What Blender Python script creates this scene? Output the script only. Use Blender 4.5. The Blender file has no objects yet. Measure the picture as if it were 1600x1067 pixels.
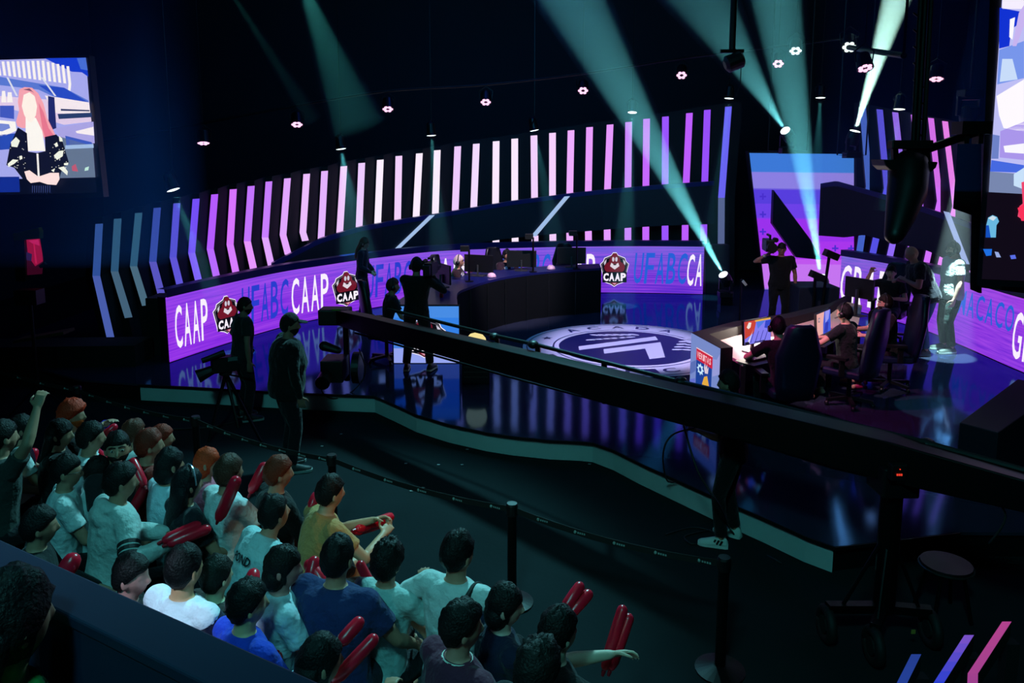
import bpy, bmesh, math, random
from mathutils import Vector, Matrix, noise
random.seed(7)
SC = bpy.context.scene
COL = SC.collection
PI = math.pi

# ------------------------------------------------------------------ camera model (1600 x 1067 frame)
CAM = Vector((0, 0, 3.5)); PITCH = math.radians(8.0); FPX = 1200.0; CX, CY = 800.0, 412.0
FW = Vector((0, math.cos(PITCH), -math.sin(PITCH))); UP = Vector((0, math.sin(PITCH), math.cos(PITCH)))
SZ = 0.25                                   # stage height

def ray(px, py):
    return FW + Vector((1, 0, 0)) * ((px - CX) / FPX) + UP * (-(py - CY) / FPX)
def at(px, py, Y):                          # point on the sight line at forward distance Y
    d = ray(px, py); return CAM + d * (Y / d.y)
def ground(px, py, z=0.0):                  # point where the sight line meets the level z
    d = ray(px, py); return CAM + d * ((z - CAM.z) / d.z)
def pix(p):
    v = Vector(p) - CAM; w = v.dot(FW)
    return CX + FPX * v.x / w, CY - FPX * v.dot(UP) / w

cam_d = bpy.data.cameras.new('camera'); cam = bpy.data.objects.new('camera', cam_d); COL.objects.link(cam)
cam.location = CAM; cam.rotation_euler = (PI / 2 - PITCH, 0, 0)
cam_d.sensor_width = 36; cam_d.lens = 36 * FPX / 1600; cam_d.shift_y = -(533.5 - CY) / 1600.0
cam_d.clip_start = 0.05; cam_d.clip_end = 200
SC.camera = cam
SC.view_settings.view_transform = 'Standard'
try: SC.view_settings.look = 'None'
except Exception: pass
SC.view_settings.gamma = 1.0; SC.view_settings.exposure = 0.0; SC.view_settings.use_curve_mapping = False
SC.cycles.max_bounces = 5; SC.cycles.diffuse_bounces = 2; SC.cycles.glossy_bounces = 3; SC.cycles.volume_bounces = 0
SC.cycles.transmission_bounces = 2; SC.cycles.transparent_max_bounces = 4
SC.cycles.caustics_reflective = False; SC.cycles.caustics_refractive = False
SC.cycles.sample_clamp_indirect = 3.0; SC.cycles.use_denoising = True

# ------------------------------------------------------------------ colour and materials
def lin(c):
    c = c / 255.0
    return c / 12.92 if c <= 0.04045 else ((c + 0.055) / 1.055) ** 2.4
def C(r, g, b): return (lin(r), lin(g), lin(b), 1.0)
_M = {}
def _nodes(name):
    m = bpy.data.materials.new(name); m.use_nodes = True
    nt = m.node_tree; return m, nt, nt.nodes['Principled BSDF']
def mat(name, rgb, rough=0.6, metal=0.0, spec=0.5, var=0.0, scale=8.0, bump=0.0, bscale=60.0, sheen=0.0, coat=0.0):
    key = (name, rgb, rough)
    if key in _M: return _M[key]
    m, nt, b = _nodes(name); c = C(*rgb)
    b.inputs['Base Color'].default_value = c; b.inputs['Roughness'].default_value = rough
    b.inputs['Metallic'].default_value = metal; b.inputs['Specular IOR Level'].default_value = spec
    if sheen: b.inputs['Sheen Weight'].default_value = sheen
    if coat: b.inputs['Coat Weight'].default_value = coat
    if var or bump:
        tc = nt.nodes.new('ShaderNodeTexCoord')
    if var:
        n = nt.nodes.new('ShaderNodeTexNoise'); n.inputs['Scale'].default_value = scale; n.inputs['Detail'].default_value = 4
        mx = nt.nodes.new('ShaderNodeMix'); mx.data_type = 'RGBA'
        mx.inputs[6].default_value = tuple(max(0, x * (1 - var)) for x in c[:3]) + (1,)
        mx.inputs[7].default_value = tuple(min(1, x * (1 + var)) for x in c[:3]) + (1,)
        nt.links.new(tc.outputs['Object'], n.inputs['Vector']); nt.links.new(n.outputs['Fac'], mx.inputs[0])
        nt.links.new(mx.outputs[2], b.inputs['Base Color'])
    if bump:
        n2 = nt.nodes.new('ShaderNodeTexNoise'); n2.inputs['Scale'].default_value = bscale; n2.inputs['Detail'].default_value = 3
        bp = nt.nodes.new('ShaderNodeBump'); bp.inputs['Strength'].default_value = bump; bp.inputs['Distance'].default_value = 0.035
        nt.links.new(tc.outputs['Object'], n2.inputs['Vector']); nt.links.new(n2.outputs['Fac'], bp.inputs['Height'])
        nt.links.new(bp.outputs['Normal'], b.inputs['Normal'])
    _M[key] = m; return m
def em(name, rgb, strength=1.0, sample=False):
    key = ('em', name, rgb, strength)
    if key in _M: return _M[key]
    m, nt, b = _nodes(name)
    b.inputs['Base Color'].default_value = (0.01, 0.01, 0.012, 1); b.inputs['Roughness'].default_value = 0.6
    b.inputs['Specular IOR Level'].default_value = 0.1
    b.inputs['Emission Color'].default_value = C(*rgb); b.inputs['Emission Strength'].default_value = strength
    try: m.cycles.emission_sampling = 'FRONT' if sample else 'NONE'
    except Exception: pass
    _M[key] = m; return m
def fabric(rgb): return mat('fabric', rgb, 0.85, spec=0.25, var=0.12, scale=14, bump=1.0, bscale=11.0, sheen=0.1)
def skin(rgb): return mat('skin', rgb, 0.5, spec=0.4, var=0.08, scale=20, bump=0.05, bscale=90)
def hairm(rgb): return mat('hair', rgb, 0.55, spec=0.22, var=0.4, scale=70, bump=0.35, bscale=90)
BLACKM = mat('black_metal', (14, 15, 17), 0.4, metal=0.6, var=0.1)
BLACKP = mat('black_plastic', (12, 13, 15), 0.45, var=0.1)
MATTE = mat('matte_black_board', (10, 12, 18), 0.75, var=0.12, scale=3)
DARKNAVY = mat('dark_navy_board', (10, 14, 30), 0.6, var=0.12, scale=3)

# ------------------------------------------------------------------ mesh collecting
class MB:
    def __init__(s): s.v = []; s.f = []; s.mi = []; s.mats = []; s.cur = 0
    def use(s, m):
        if m not in s.mats: s.mats.append(m)
        s.cur = s.mats.index(m); return s
    def face(s, idx): s.f.append(tuple(idx)); s.mi.append(s.cur)
    def quad(s, a, b, c, d):
        n = len(s.v); s.v += [Vector(a), Vector(b), Vector(c), Vector(d)]; s.face((n, n + 1, n + 2, n + 3))
    def poly(s, pts):
        n = len(s.v); s.v += [Vector(p) for p in pts]; s.face(range(n, n + len(pts)))
    def box(s, c, size, M=None):
        c = Vector(c); hx, hy, hz = size[0] / 2, size[1] / 2, size[2] / 2
        P = [Vector((x, y, z)) for z in (-hz, hz) for x, y in ((-hx, -hy), (hx, -hy), (hx, hy), (-hx, hy))]
        if M is not None: P = [M @ p for p in P]
        n = len(s.v); s.v += [c + p for p in P]
        for f in ((3, 2, 1, 0), (4, 5, 6, 7), (0, 1, 5, 4), (1, 2, 6, 5), (2, 3, 7, 6), (3, 0, 4, 7)): s.face([n + i for i in f])
        return s
    def rings(s, rings, cap=True, closed=True):
        n0 = len(s.v); k = len(rings[0])
        for r in rings: s.v += [Vector(p) for p in r]
        for i in range(len(rings) - 1):
            a, b = n0 + i * k, n0 + (i + 1) * k
            for j in range(k if closed else k - 1):
                j2 = (j + 1) % k; s.face((a + j, a + j2, b + j2, b + j))
        if cap:
            s.face(list(range(n0 + k - 1, n0 - 1, -1))); e = n0 + (len(rings) - 1) * k; s.face(range(e, e + k))
        return s
    def tube(s, pts, radii, seg=10, round_ends=False, flat=1.0, side=None):
        pts = [Vector(p) for p in pts]
        if not hasattr(radii, '__len__'): radii = [radii] * len(pts)
        radii = list(radii)
        if round_ends:
            d0 = (pts[0] - pts[1]).normalized(); d1 = (pts[-1] - pts[-2]).normalized(); r0, r1 = radii[0], radii[-1]
            pre = [(pts[0] + d0 * r0 * math.sin(a), r0 * max(0.12, math.cos(a))) for a in (1.5, 1.05, 0.55)]
            post = [(pts[-1] + d1 * r1 * math.sin(a), r1 * max(0.12, math.cos(a))) for a in (0.55, 1.05, 1.5)]
            pts = [p for p, _ in pre] + pts + [p for p, _ in post]; radii = [r for _, r in pre] + radii + [r for _, r in post]
        rs = []; u = None
        for i, p in enumerate(pts):
            d = (pts[min(i + 1, len(pts) - 1)] - pts[max(i - 1, 0)]).normalized()
            if u is None:
                ref = Vector(side) if side is not None else (Vector((0, 0, 1)) if abs(d.z) < 0.9 else Vector((1, 0, 0)))
                u = (ref - d * ref.dot(d)).normalized()
            else: u = (u - d * u.dot(d)).normalized()
            w = d.cross(u); r = radii[i]
            rs.append([p + u * r * math.cos(2 * PI * j / seg) + w * r * flat * math.sin(2 * PI * j / seg) for j in range(seg)])
        return s.rings(rs)
    def bar(s, a, b, w, h=None):            # straight box bar between two points
        a, b = Vector(a), Vector(b); h = h or w; d = (b - a); L = d.length; d.normalize()
        ref = Vector((0, 0, 1)) if abs(d.z) < 0.95 else Vector((1, 0, 0))
        x = d.cross(ref).normalized(); z = x.cross(d)
        M = Matrix((x, d, z)).transposed(); return s.box((a + b) / 2, (w, L, h), M)
    def ell(s, c, r, M=None, nu=14, nv=9):
        c = Vector(c); rs = []
        for i in range(nv + 1):
            t = PI * (i + 0.03) / (nv + 0.06); row = []
            for j in range(nu):
                p = 2 * PI * j / nu; q = Vector((r[0] * math.sin(t) * math.cos(p), r[1] * math.sin(t) * math.sin(p), r[2] * math.cos(t)))
                row.append(c + (M @ q if M is not None else q))
            rs.append(row)
        rs.reverse(); return s.rings(rs)
    def lathe(s, prof, c=(0, 0, 0), seg=20, M=None):
        c = Vector(c); rs = []
        for r, z in prof:
            row = [Vector((max(r, 1e-4) * math.cos(2 * PI * j / seg), max(r, 1e-4) * math.sin(2 * PI * j / seg), z)) for j in range(seg)]
            rs.append([c + (M @ p if M is not None else p) for p in row])
        return s.rings(rs)
    def prism(s, pts, off):                  # polygon pts pushed along off: a closed slab
        off = Vector(off); k = len(pts); n = len(s.v); P = [Vector(p) for p in pts]
        s.v += P + [p + off for p in P]; s.face(range(n, n + k)); s.face(range(n + 2 * k - 1, n + k - 1, -1))
        for j in range(k):
            j2 = (j + 1) % k; s.face((n + j, n + k + j, n + k + j2, n + j2))
        return s
    def build(s, name, m=None, parent=None, smooth=False, bevel=0.0, remesh=0.0, fix=True, uvs=None):
        me = bpy.data.meshes.new(name); inv = parent.matrix_basis.inverted() if (parent and parent.parent is None) else (
            (parent.parent.matrix_basis @ parent.matrix_basis).inverted() if parent else None)
        vs = [inv @ p for p in s.v] if inv is not None else s.v
        me.from_pydata([tuple(p) for p in vs], [], s.f)
        if s.mats:
            for mm in s.mats: me.materials.append(mm)
            me.polygons.foreach_set('material_index', s.mi)
        elif m: me.materials.append(m)
        if uvs:
            ul = me.uv_layers.new(name='UVMap')
            for lp in me.loops: ul.data[lp.index].uv = uvs[lp.vertex_index]
        if fix:
            bm = bmesh.new(); bm.from_mesh(me); bmesh.ops.recalc_face_normals(bm, faces=bm.faces); bm.to_mesh(me); bm.free()
        if smooth: me.polygons.foreach_set('use_smooth', [True] * len(me.polygons))
        me.update()
        o = bpy.data.objects.new(name, me); COL.objects.link(o)
        if parent: o.parent = parent
        if bevel:
            md = o.modifiers.new('Bevel', 'BEVEL'); md.width = bevel; md.segments = 2; md.limit_method = 'ANGLE'
        if remesh:
            md = o.modifiers.new('Remesh', 'REMESH'); md.mode = 'VOXEL'; md.voxel_size = remesh; md.use_smooth_shade = True
            md = o.modifiers.new('Smooth', 'SMOOTH'); md.factor = 0.5; md.iterations = 3
        return o

def tag(o, label=None, cat=None, group=None, kind=None):
    if label: o['label'] = label
    if cat: o['category'] = cat
    if group: o['group'] = group
    if kind: o['kind'] = kind
    return o
def empty(name, loc=(0, 0, 0), rz=0.0, label=None, cat=None, group=None, kind=None):
    o = bpy.data.objects.new(name, None); COL.objects.link(o); o.empty_display_size = 0.1
    o.location = loc; o.rotation_euler = (0, 0, rz)
    o.matrix_basis = Matrix.Translation(Vector(loc)) @ Matrix.Rotation(rz, 4, 'Z')
    return tag(o, label, cat, group, kind)
def children(o): return [c for c in bpy.data.objects if c.parent == o]
def copy_tree(o, loc=None, rz=None):
    c = o.copy(); COL.objects.link(c)
    for ch in children(o):
        d = ch.copy(); COL.objects.link(d); d.parent = c
        for g in children(ch):
            e = g.copy(); COL.objects.link(e); e.parent = d
    if loc is not None: c.location = loc
    if rz is not None: c.rotation_euler = (0, 0, rz)
    return c

def spot(name, loc, target, power, rgb, angle, blend=0.3, radius=0.03, parent=None):
    l = bpy.data.lights.new(name, 'SPOT'); l.energy = power; l.color = C(*rgb)[:3]; l.spot_size = math.radians(angle)
    l.spot_blend = blend; l.shadow_soft_size = radius
    o = bpy.data.objects.new(name, l); COL.objects.link(o); o.location = loc
    d = Vector(target) - Vector(loc); o.rotation_euler = d.to_track_quat('-Z', 'Y').to_euler(); return o
def area(name, loc, target, power, rgb, size):
    l = bpy.data.lights.new(name, 'AREA'); l.energy = power; l.color = C(*rgb)[:3]; l.shape = 'DISK'; l.size = size
    o = bpy.data.objects.new(name, l); COL.objects.link(o); o.location = loc
    d = Vector(target) - Vector(loc); o.rotation_euler = d.to_track_quat('-Z', 'Y').to_euler(); return o

# lettering as unit-square meshes, made while the scene is still empty
_T = {}
def text_mesh(s, bold=0.02, res=3):
    key = (s, bold)
    if key in _T: return _T[key]
    cu = bpy.data.curves.new('text', 'FONT'); cu.body = s; cu.resolution_u = res; cu.offset = bold; cu.fill_mode = 'FRONT'
    o = bpy.data.objects.new('text', cu); COL.objects.link(o)
    dg = bpy.context.evaluated_depsgraph_get(); me = bpy.data.meshes.new_from_object(o.evaluated_get(dg))
    vs = [v.co.copy() for v in me.vertices]; fs = [tuple(p.vertices) for p in me.polygons]
    bpy.data.objects.remove(o); bpy.data.curves.remove(cu); bpy.data.meshes.remove(me)
    x0 = min(v.x for v in vs); x1 = max(v.x for v in vs); y0 = min(v.y for v in vs); y1 = max(v.y for v in vs)
    _T[key] = ([((v.x - x0) / (x1 - x0), (v.y - y0) / (y1 - y0)) for v in vs], fs); return _T[key]
def put_text(mb, s, fn, bold=0.02, res=3, shear=0.0):     # fn(u, v) -> world point, u and v in 0..1
    vs, fs = text_mesh(s, bold, res); n = len(mb.v)
    mb.v += [Vector(fn(u + shear * (v - 0.5), v)) for u, v in vs]
    for f in fs: mb.face([n + i for i in f])
# ------------------------------------------------------------------ people
def sstep(a, b, x):
    t = max(0.0, min(1.0, (x - a) / (b - a))); return t * t * (3 - 2 * t)
def nz(x, y, z, k=1.0): return noise.noise(Vector((x * k, y * k, z * k)))

def head_surface(d, grow=0.0):
    """radius vector of a head in direction d (x right, y forward, z up), unit head about 0.235 m tall"""
    x, y, z = d
    rx, ry, rz = 0.076, 0.097, 0.118
    low = sstep(-0.05, -1.0, z)
    px, py, pz = rx * x, ry * y, rz * z
    px *= 1 - 0.34 * low
    if y < 0: py *= 1 - 0.34 * low
    else: py *= 0.94 + 0.05 * low
    if z > 0.2: px *= 1 + 0.03 * sstep(0.2, 0.8, z)
    if y > 0.3:                                                   # brow, eye hollow, mouth and chin
        py += 0.005 * math.exp(-((z - 0.22) / 0.1) ** 2) - 0.006 * math.exp(-((z - 0.02) / 0.12) ** 2 - ((abs(x) - 0.42) / 0.22) ** 2)
        py += 0.006 * math.exp(-((z + 0.92) / 0.14) ** 2) + 0.004 * math.exp(-((z + 0.58) / 0.08) ** 2 - (x / 0.3) ** 2)
    v = Vector((px, py, pz)); return v * (1 + grow)
def sphere_dirs(nu, nv):
    for i in range(nv + 1):
        t = PI * (i + 0.02) / (nv + 0.04)
        yield [Vector((math.sin(t) * math.cos(2 * PI * j / nu), math.sin(t) * math.sin(2 * PI * j / nu), math.cos(t))) for j in range(nu)]

def hair_cap(mb, T, style, seed, vol):
    """T maps head space to world"""
    rows = []; N, K = (40, 26) if style in ('curly', 'long') else (30, 20)
    for row in sphere_dirs(N, K):
        r = []
        for d in row:
            x, y, z = d
            line = 0.42 * sstep(-0.2, 0.75, y) * 1.15 - 0.12 + (0.0 if y > 0 else -0.5 * sstep(0, -0.6, y))
            if style in ('long', 'bob'): line = 0.50 * sstep(0.1, 0.8, y) - 0.25 - (0.45 if y < 0.25 else 0)
            cov = sstep(line - 0.08, line + 0.10, z)
            base = head_surface(d)
            if style == 'curly':
                g = vol * (0.75 + 0.7 * abs(nz(x + seed, y, z, 4.2)) + 0.45 * abs(nz(x, y + seed, z, 9.0)))
            elif style == 'cap': g = vol
            else: g = vol * (0.95 + 0.55 * nz(x + seed, y, z, 2.4) + 0.50 * nz(x * 2.0, y * 2.0 + seed, z * 2.0, 3.6))
            top = 1 + 0.25 * max(0, z)
            r.append(T @ (base * (1 + (g * top + 0.02) * cov - 0.10 * (1 - cov))))
        rows.append(r)
    rows.reverse(); mb.rings(rows)

def ik(S, H, a, b, pole):
    v = H - S; L = min(v.length, (a + b) * 0.985); L = max(L, abs(a - b) + 0.02); d = v.normalized()
    H = S + d * L; c = (a * a + L * L - b * b) / (2 * a * L); c = max(-1, min(1, c))
    p = (pole - d * pole.dot(d)).normalized()
    return S + d * a * c + p * a * math.sqrt(1 - c * c), H

def add_hand(mb, W, d, nrm, sgn, sc, curl, fr=0.0088):
    """palm with four fingers of unequal length and a thumb; W wrist, d hand direction, nrm palm normal"""
    d = d.normalized(); nrm = (nrm - d * nrm.dot(d)).normalized(); t = d.cross(nrm) * sgn      # t towards the thumb
    ring = []
    for f, hw, ht in ((-0.012, 0.026, 0.019), (0.02, 0.034, 0.017), (0.055, 0.041, 0.016), (0.088, 0.040, 0.013), (0.096, 0.034, 0.009)):
        c = W + d * f * sc
        ring.append([c + t * hw * sc * math.cos(2 * PI * k / 12) + nrm * ht * sc * math.sin(2 * PI * k / 12) for k in range(12)])
    mb.rings(ring)
    for i, L in enumerate((0.070, 0.080, 0.073, 0.056)):
        p = W + (d * 0.088 + t * (0.030 - 0.0205 * i)) * sc; a = curl * (0.45 + 0.08 * i); pts = [p]
        spread = t * (0.10 - 0.066 * i)
        for k, fr_ in enumerate((0.45, 0.32, 0.23)):
            dd = (d * math.cos(a) + nrm * math.sin(a) + spread).normalized(); p = p + dd * L * fr_ * sc; pts.append(p); a += curl * 0.75
        mb.tube(pts, [fr * sc, fr * sc * 0.97, fr * sc * 0.9, fr * sc * 0.75], 8, True)
    p = W + (d * 0.022 + t * 0.028) * sc; dirs = (t * 0.75 + d * 0.62 + nrm * 0.25, t * 0.35 + d * 0.85 + nrm * (0.25 + 0.3 * curl), d * 0.9 + nrm * (0.25 + 0.45 * curl))
    pts = [p]
    for dd, L in zip(dirs, (0.040, 0.032, 0.026)): p = p + dd.normalized() * L * sc; pts.append(p)
    mb.tube(pts, [0.0125 * sc, 0.011 * sc, 0.010 * sc, 0.008 * sc], 8, True)

def person(label, loc, yaw, pose='sit', s=1.0, w=1.0, lean=5, side=0, head_yaw=0, head_pitch=0, hands=None, world_hands=None, curl=0.5,
           skin_c=(176, 128, 104), hair=('short', (22, 18, 17), 0.10), shirt=('tee', (200, 205, 208)), pants=((22, 24, 30), 'long'), shoes=None,
           head_px=None, stand_px=None, floor_z=0.0, group=None, face=False, beard=None, headset=False, glasses=False, cap=None, feet=None, vox=0.008, extra=None, name='person', elbows=None):
    """a whole figure; local +Y is forward, +X the right hand side"""
    seed = random.uniform(0, 50)
    base_h = 0.93 if pose == 'stand' else 0.55
    P = Vector((0, 0, base_h)); ln = math.radians(lean); sd = math.radians(side)
    D = Vector((math.sin(sd), math.sin(ln) * math.cos(sd), math.cos(ln) * math.cos(sd)))
    D2 = Vector((math.sin(sd) * 0.6, math.sin(ln * 0.45), math.cos(ln * 0.45))).normalized()
    Rt = (Vector((1, 0, 0)) - D * D.x).normalized(); Fd = D.cross(Rt) * 1.0
    if Fd.y < 0: Fd = -Fd
    SCn = P + D * 0.485; NB = P + D * 0.525; HC = NB + D2 * 0.135 + Vector((0, 0.022, 0))
    hyaw, hp = math.radians(head_yaw), math.radians(head_pitch)
    HR = Matrix.Rotation(hyaw, 3, 'Z') @ Matrix.Rotation(-hp - ln * 0.25, 3, 'X')
    top = HC + HR @ Vector((0, 0, 0.118))
    RZ = Matrix.Rotation(yaw, 3, 'Z')
    if stand_px is not None:                                       # feet and crown on their sight lines
        g = ground(stand_px[0], stand_px[2], floor_z); zt = at(stand_px[0], stand_px[1], g.y).z; s = (zt - floor_z) / (top.z + 0.02)
        o = RZ @ (top * s); gh = at(stand_px[0], stand_px[1], g.y); loc = Vector((g.x if abs(lean) < 12 else gh.x - o.x, g.y, floor_z))
    elif head_px is not None:                                      # seated: crown on its sight line, seat height known
        g = ground(head_px[0], head_px[1], floor_z + (top.z + 0.02) * s); o = RZ @ (top * s); loc = Vector((g.x - o.x, g.y - o.y, floor_z))
    loc = Vector(loc)
    root = empty(name, loc, yaw, label, 'person', group)
    X = lambda p: loc + RZ @ (Vector(p) * s)                        # local -> world
    XV = lambda v: RZ @ Vector(v)
    inv = lambda p: (RZ.transposed() @ (Vector(p) - loc)) / s
    H = dict(L=Vector((-0.25, 0.06, 0.76)), R=Vector((0.25, 0.06, 0.76))) if pose == 'stand' else dict(L=Vector((-0.13, 0.36, 0.66)), R=Vector((0.13, 0.36, 0.66)))
    for k, v in (hands or {}).items(): H[k] = Vector(v)
    for k, v in (world_hands or {}).items(): H[k] = inv(v)
    sm = skin(skin_c); body = MB().use(sm)
    E = lambda c, r, R, F, n=16: [c + R * r[0] * math.cos(2 * PI * k / n) + F * r[1] * math.sin(2 * PI * k / n) for k in range(n)]
    def torso(mb, g, z0=-0.10, top_=0.53, neck=True):
        prof = [(-0.10, 0.150, 0.108), (-0.02, 0.168, 0.120), (0.08, 0.150, 0.108), (0.17, 0.145, 0.104), (0.28, 0.165, 0.114), (0.38, 0.180, 0.114), (0.45, 0.175, 0.098), (0.49, 0.140, 0.080), (0.525, 0.075, 0.062)]
        rs = []
        for f, a, b in prof:
            if f < z0 - 1e-6 or f > top_ + 1e-6: continue
            k = 1 if f > 0.5 else w; bel = (w - 1) * 0.5 if 0 <= f < 0.3 else 0
            rs.append(E(P + D * f + Fd * bel * 0.05, (a * k + g, b * (k + bel) + g), Rt, Fd))
        mb.rings([[X(p) for p in r] for r in rs])
    torso(body, -0.004)
    body.tube([X(P + D * 0.48), X(NB + D * 0.01), X(HC + Vector((0, -0.012, -0.05)))], [0.066 * s, 0.056 * s, 0.054 * s], 14)
    HT = Matrix.Translation(X(HC)) @ (RZ @ HR * s).to_4x4()
    rows = [[HT @ head_surface(d) for d in row] for row in sphere_dirs(28, 20)]; rows.reverse(); body.rings(rows)
    hd = lambda p: HT @ Vector(p)
    body.tube([hd((0, 0.086, 0.020)), hd((0, 0.095, -0.004)), hd((0, 0.101, -0.024)), hd((0, 0.092, -0.034))], [0.008 * s, 0.010 * s, 0.0135 * s, 0.013 * s], 8, True)
    for q in (-1, 1): body.ell(hd((q * 0.079, -0.006, -0.008)), (0.011 * s, 0.021 * s, 0.033 * s), RZ @ HR @ Matrix.Rotation(q * 0.35, 3, 'Z'), 10, 7)
    J = {}
    for q, k in ((-1, 'L'), (1, 'R')):
        S = SCn + Rt * q * 0.172 * (0.55 + 0.45 * w) - D * 0.022
        pole = Vector((q * 0.8, -0.5, -0.7)) if not (elbows and k in elbows) else Vector(elbows[k])
        e, hnd = ik(S, H[k], 0.285, 0.255, pole); J[k] = (S, e, hnd)
        aw = 0.5 + 0.5 * w
        body.tube([X(S - Rt * q * 0.03), X(S + (e - S) * 0.12), X(S + (e - S) * 0.55), X(e)], [0.055 * s * aw, 0.053 * s * aw, 0.045 * s * aw, 0.037 * s], 12, True)
        body.tube([X(e), X(e + (hnd - e) * 0.25), X(e + (hnd - e) * 0.7), X(hnd)], [0.037 * s, 0.041 * s, 0.032 * s, 0.025 * s], 12, True)
        fd = (hnd - e).normalized(); nn = Vector((-q * 0.75, 0.1, -0.65)) if abs(fd.z) < 0.75 else Vector((-q, 0.25, 0))
        if fd.z > 0.5: nn = Vector((-q * 0.6, 0.8, 0.0))
        add_hand(body, X(hnd), XV(fd), XV(nn), q if fd.z < 0.5 else q, s, curl, fr=max(0.0088, vox * 0.95))
    # legs
    LG = {}
    for q, k in ((-1, 'L'), (1, 'R')):
        hip = P + Vector((q * 0.092, 0, -0.03))
        if pose == 'stand':
            ft = Vector((q * 0.12, 0, 0.085)) if not (feet and k in feet) else Vector(feet[k])
            kn, an = ik(hip, ft, 0.415, 0.41, Vector((q * 0.1, 1, 0.05)))
        else:
            kn = Vector((q * 0.17, 0.44, 0.50)); an = Vector((q * 0.15, 0.40, 0.085))
            if feet and k in feet: an = Vector(feet[k])
        LG[k] = (hip, kn, an)
        body.tube([X(hip), X(hip + (kn - hip) * 0.5), X(kn)], [0.082 * s * (0.5 + 0.5 * w), 0.070 * s, 0.052 * s], 12, True)
        body.tube([X(kn), X(kn + (an - kn) * 0.3), X(kn + (an - kn) * 0.75), X(an)], [0.052 * s, 0.054 * s, 0.037 * s, 0.033 * s], 12, True)
        fdir = (Vector((q * 0.18, 1, 0))).normalized()
        body.tube([X(an + Vector((0, -0.03, -0.04))), X(an + fdir * 0.07 + Vector((0, 0, -0.045))), X(an + fdir * 0.15 + Vector((0, 0, -0.055)))], [0.034 * s, 0.036 * s, 0.026 * s], 10, True, 1.0)
    body.build('body', None, root, remesh=vox)
    # shirt
    kind, sc_ = shirt[0], shirt[1]; sh = MB().use(fabric(sc_))
    torso(sh, 0.014, -0.10)
    ends = {'tee': 0.62, 'long': None, 'hoodie': None, 'jacket': None}[kind]
    for k, q in (('L', -1), ('R', 1)):
        S, e, hnd = J[k]; aw = 0.5 + 0.5 * w
        sh.tube([X(NB + Rt * q * 0.045 - D * 0.050), X(S.lerp(NB - D * 0.03, 0.45) - D * 0.008), X(S)], [0.052 * s, 0.062 * s, 0.073 * s * aw], 14, True)
        if ends:
            sh.tube([X(S - Rt * q * 0.05), X(S + (e - S) * 0.1), X(S + (e - S) * ends * 0.6), X(S + (e - S) * ends)], [0.068 * s * aw, 0.070 * s * aw, 0.066 * s * aw, 0.066 * s * aw], 14)
        else:
            g = 1.12 if kind == 'hoodie' else 1.0
            sh.tube([X(S - Rt * q * 0.05), X(S + (e - S) * 0.1), X(S + (e - S) * 0.6), X(e)], [0.068 * s * aw * g, 0.068 * s * aw * g, 0.060 * s * g, 0.054 * s * g], 14, True)
            sh.tube([X(e), X(e + (hnd - e) * 0.4), X(e + (hnd - e) * 0.85), X(e + (hnd - e) * 0.97)], [0.054 * s * g, 0.055 * s * g, 0.043 * s * g, 0.036 * s * g], 14, True)
    if kind == 'hoodie':
        pts = [X(NB + Rt * 0.105 * math.cos(a) * 1.0 + Fd * (0.085 * math.sin(a) - 0.005) + D * (-0.02 - 0.05 * max(0, math.sin(a)) + 0.01 * max(0, -math.sin(a)))) for a in [2 * PI * i / 16 for i in range(17)]]
        sh.tube(pts, [(0.032 + 0.018 * max(0, -math.sin(2 * PI * i / 16))) * s for i in range(17)], 10)
        sh.ell(X(NB - Fd * 0.11 - D * 0.08), (0.10 * s, 0.05 * s, 0.085 * s), RZ)
    so = sh.build('shirt' if kind in ('tee',) else ('hoodie' if kind == 'hoodie' else 'jacket'), None, root, remesh=max(0.011, vox))
    if kind == 'tee':                                              # ribbed collar
        cb = MB().use(fabric(shirt[2] if len(shirt) > 2 else tuple(int(v * 0.7) for v in sc_)))
        cb.tube([X(NB - D * 0.022 + Rt * 0.083 * math.cos(a) + Fd * 0.070 * math.sin(a)) for a in [2 * PI * i / 20 for i in range(21)]], 0.010 * s, 8)
        cb.build('collar', None, so, smooth=True)
    # trousers
    if pants:
        pb = MB().use(fabric(pants[0]))
        rs = [E(P + D * f, (a * w + 0.010, b * w + 0.010), Rt, Fd) for f, a, b in ((-0.10, 0.13, 0.10), (-0.06, 0.155, 0.115), (0.0, 0.168, 0.120), (0.06, 0.152, 0.108))]
        pb.rings([[X(p) for p in r] for r in rs])
        for k in 'LR':
            hip, kn, an = LG[k]; ww = 0.5 + 0.5 * w
            pb.tube([X(hip), X(hip + (kn - hip) * 0.5), X(hip + (kn - hip) * (0.97 if pants[1] == 'long' else 0.90))], [0.098 * s * ww, 0.086 * s * ww, 0.070 * s], 14, pants[1] == 'long')
            if pants[1] == 'long': pb.tube([X(kn), X(kn + (an - kn) * 0.4), X(kn + (an - kn) * 0.93)], [0.070 * s, 0.068 * s, 0.062 * s], 14)
        pb.build('trousers' if pants[1] == 'long' else 'shorts', None, root, remesh=max(0.012, vox))
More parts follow.
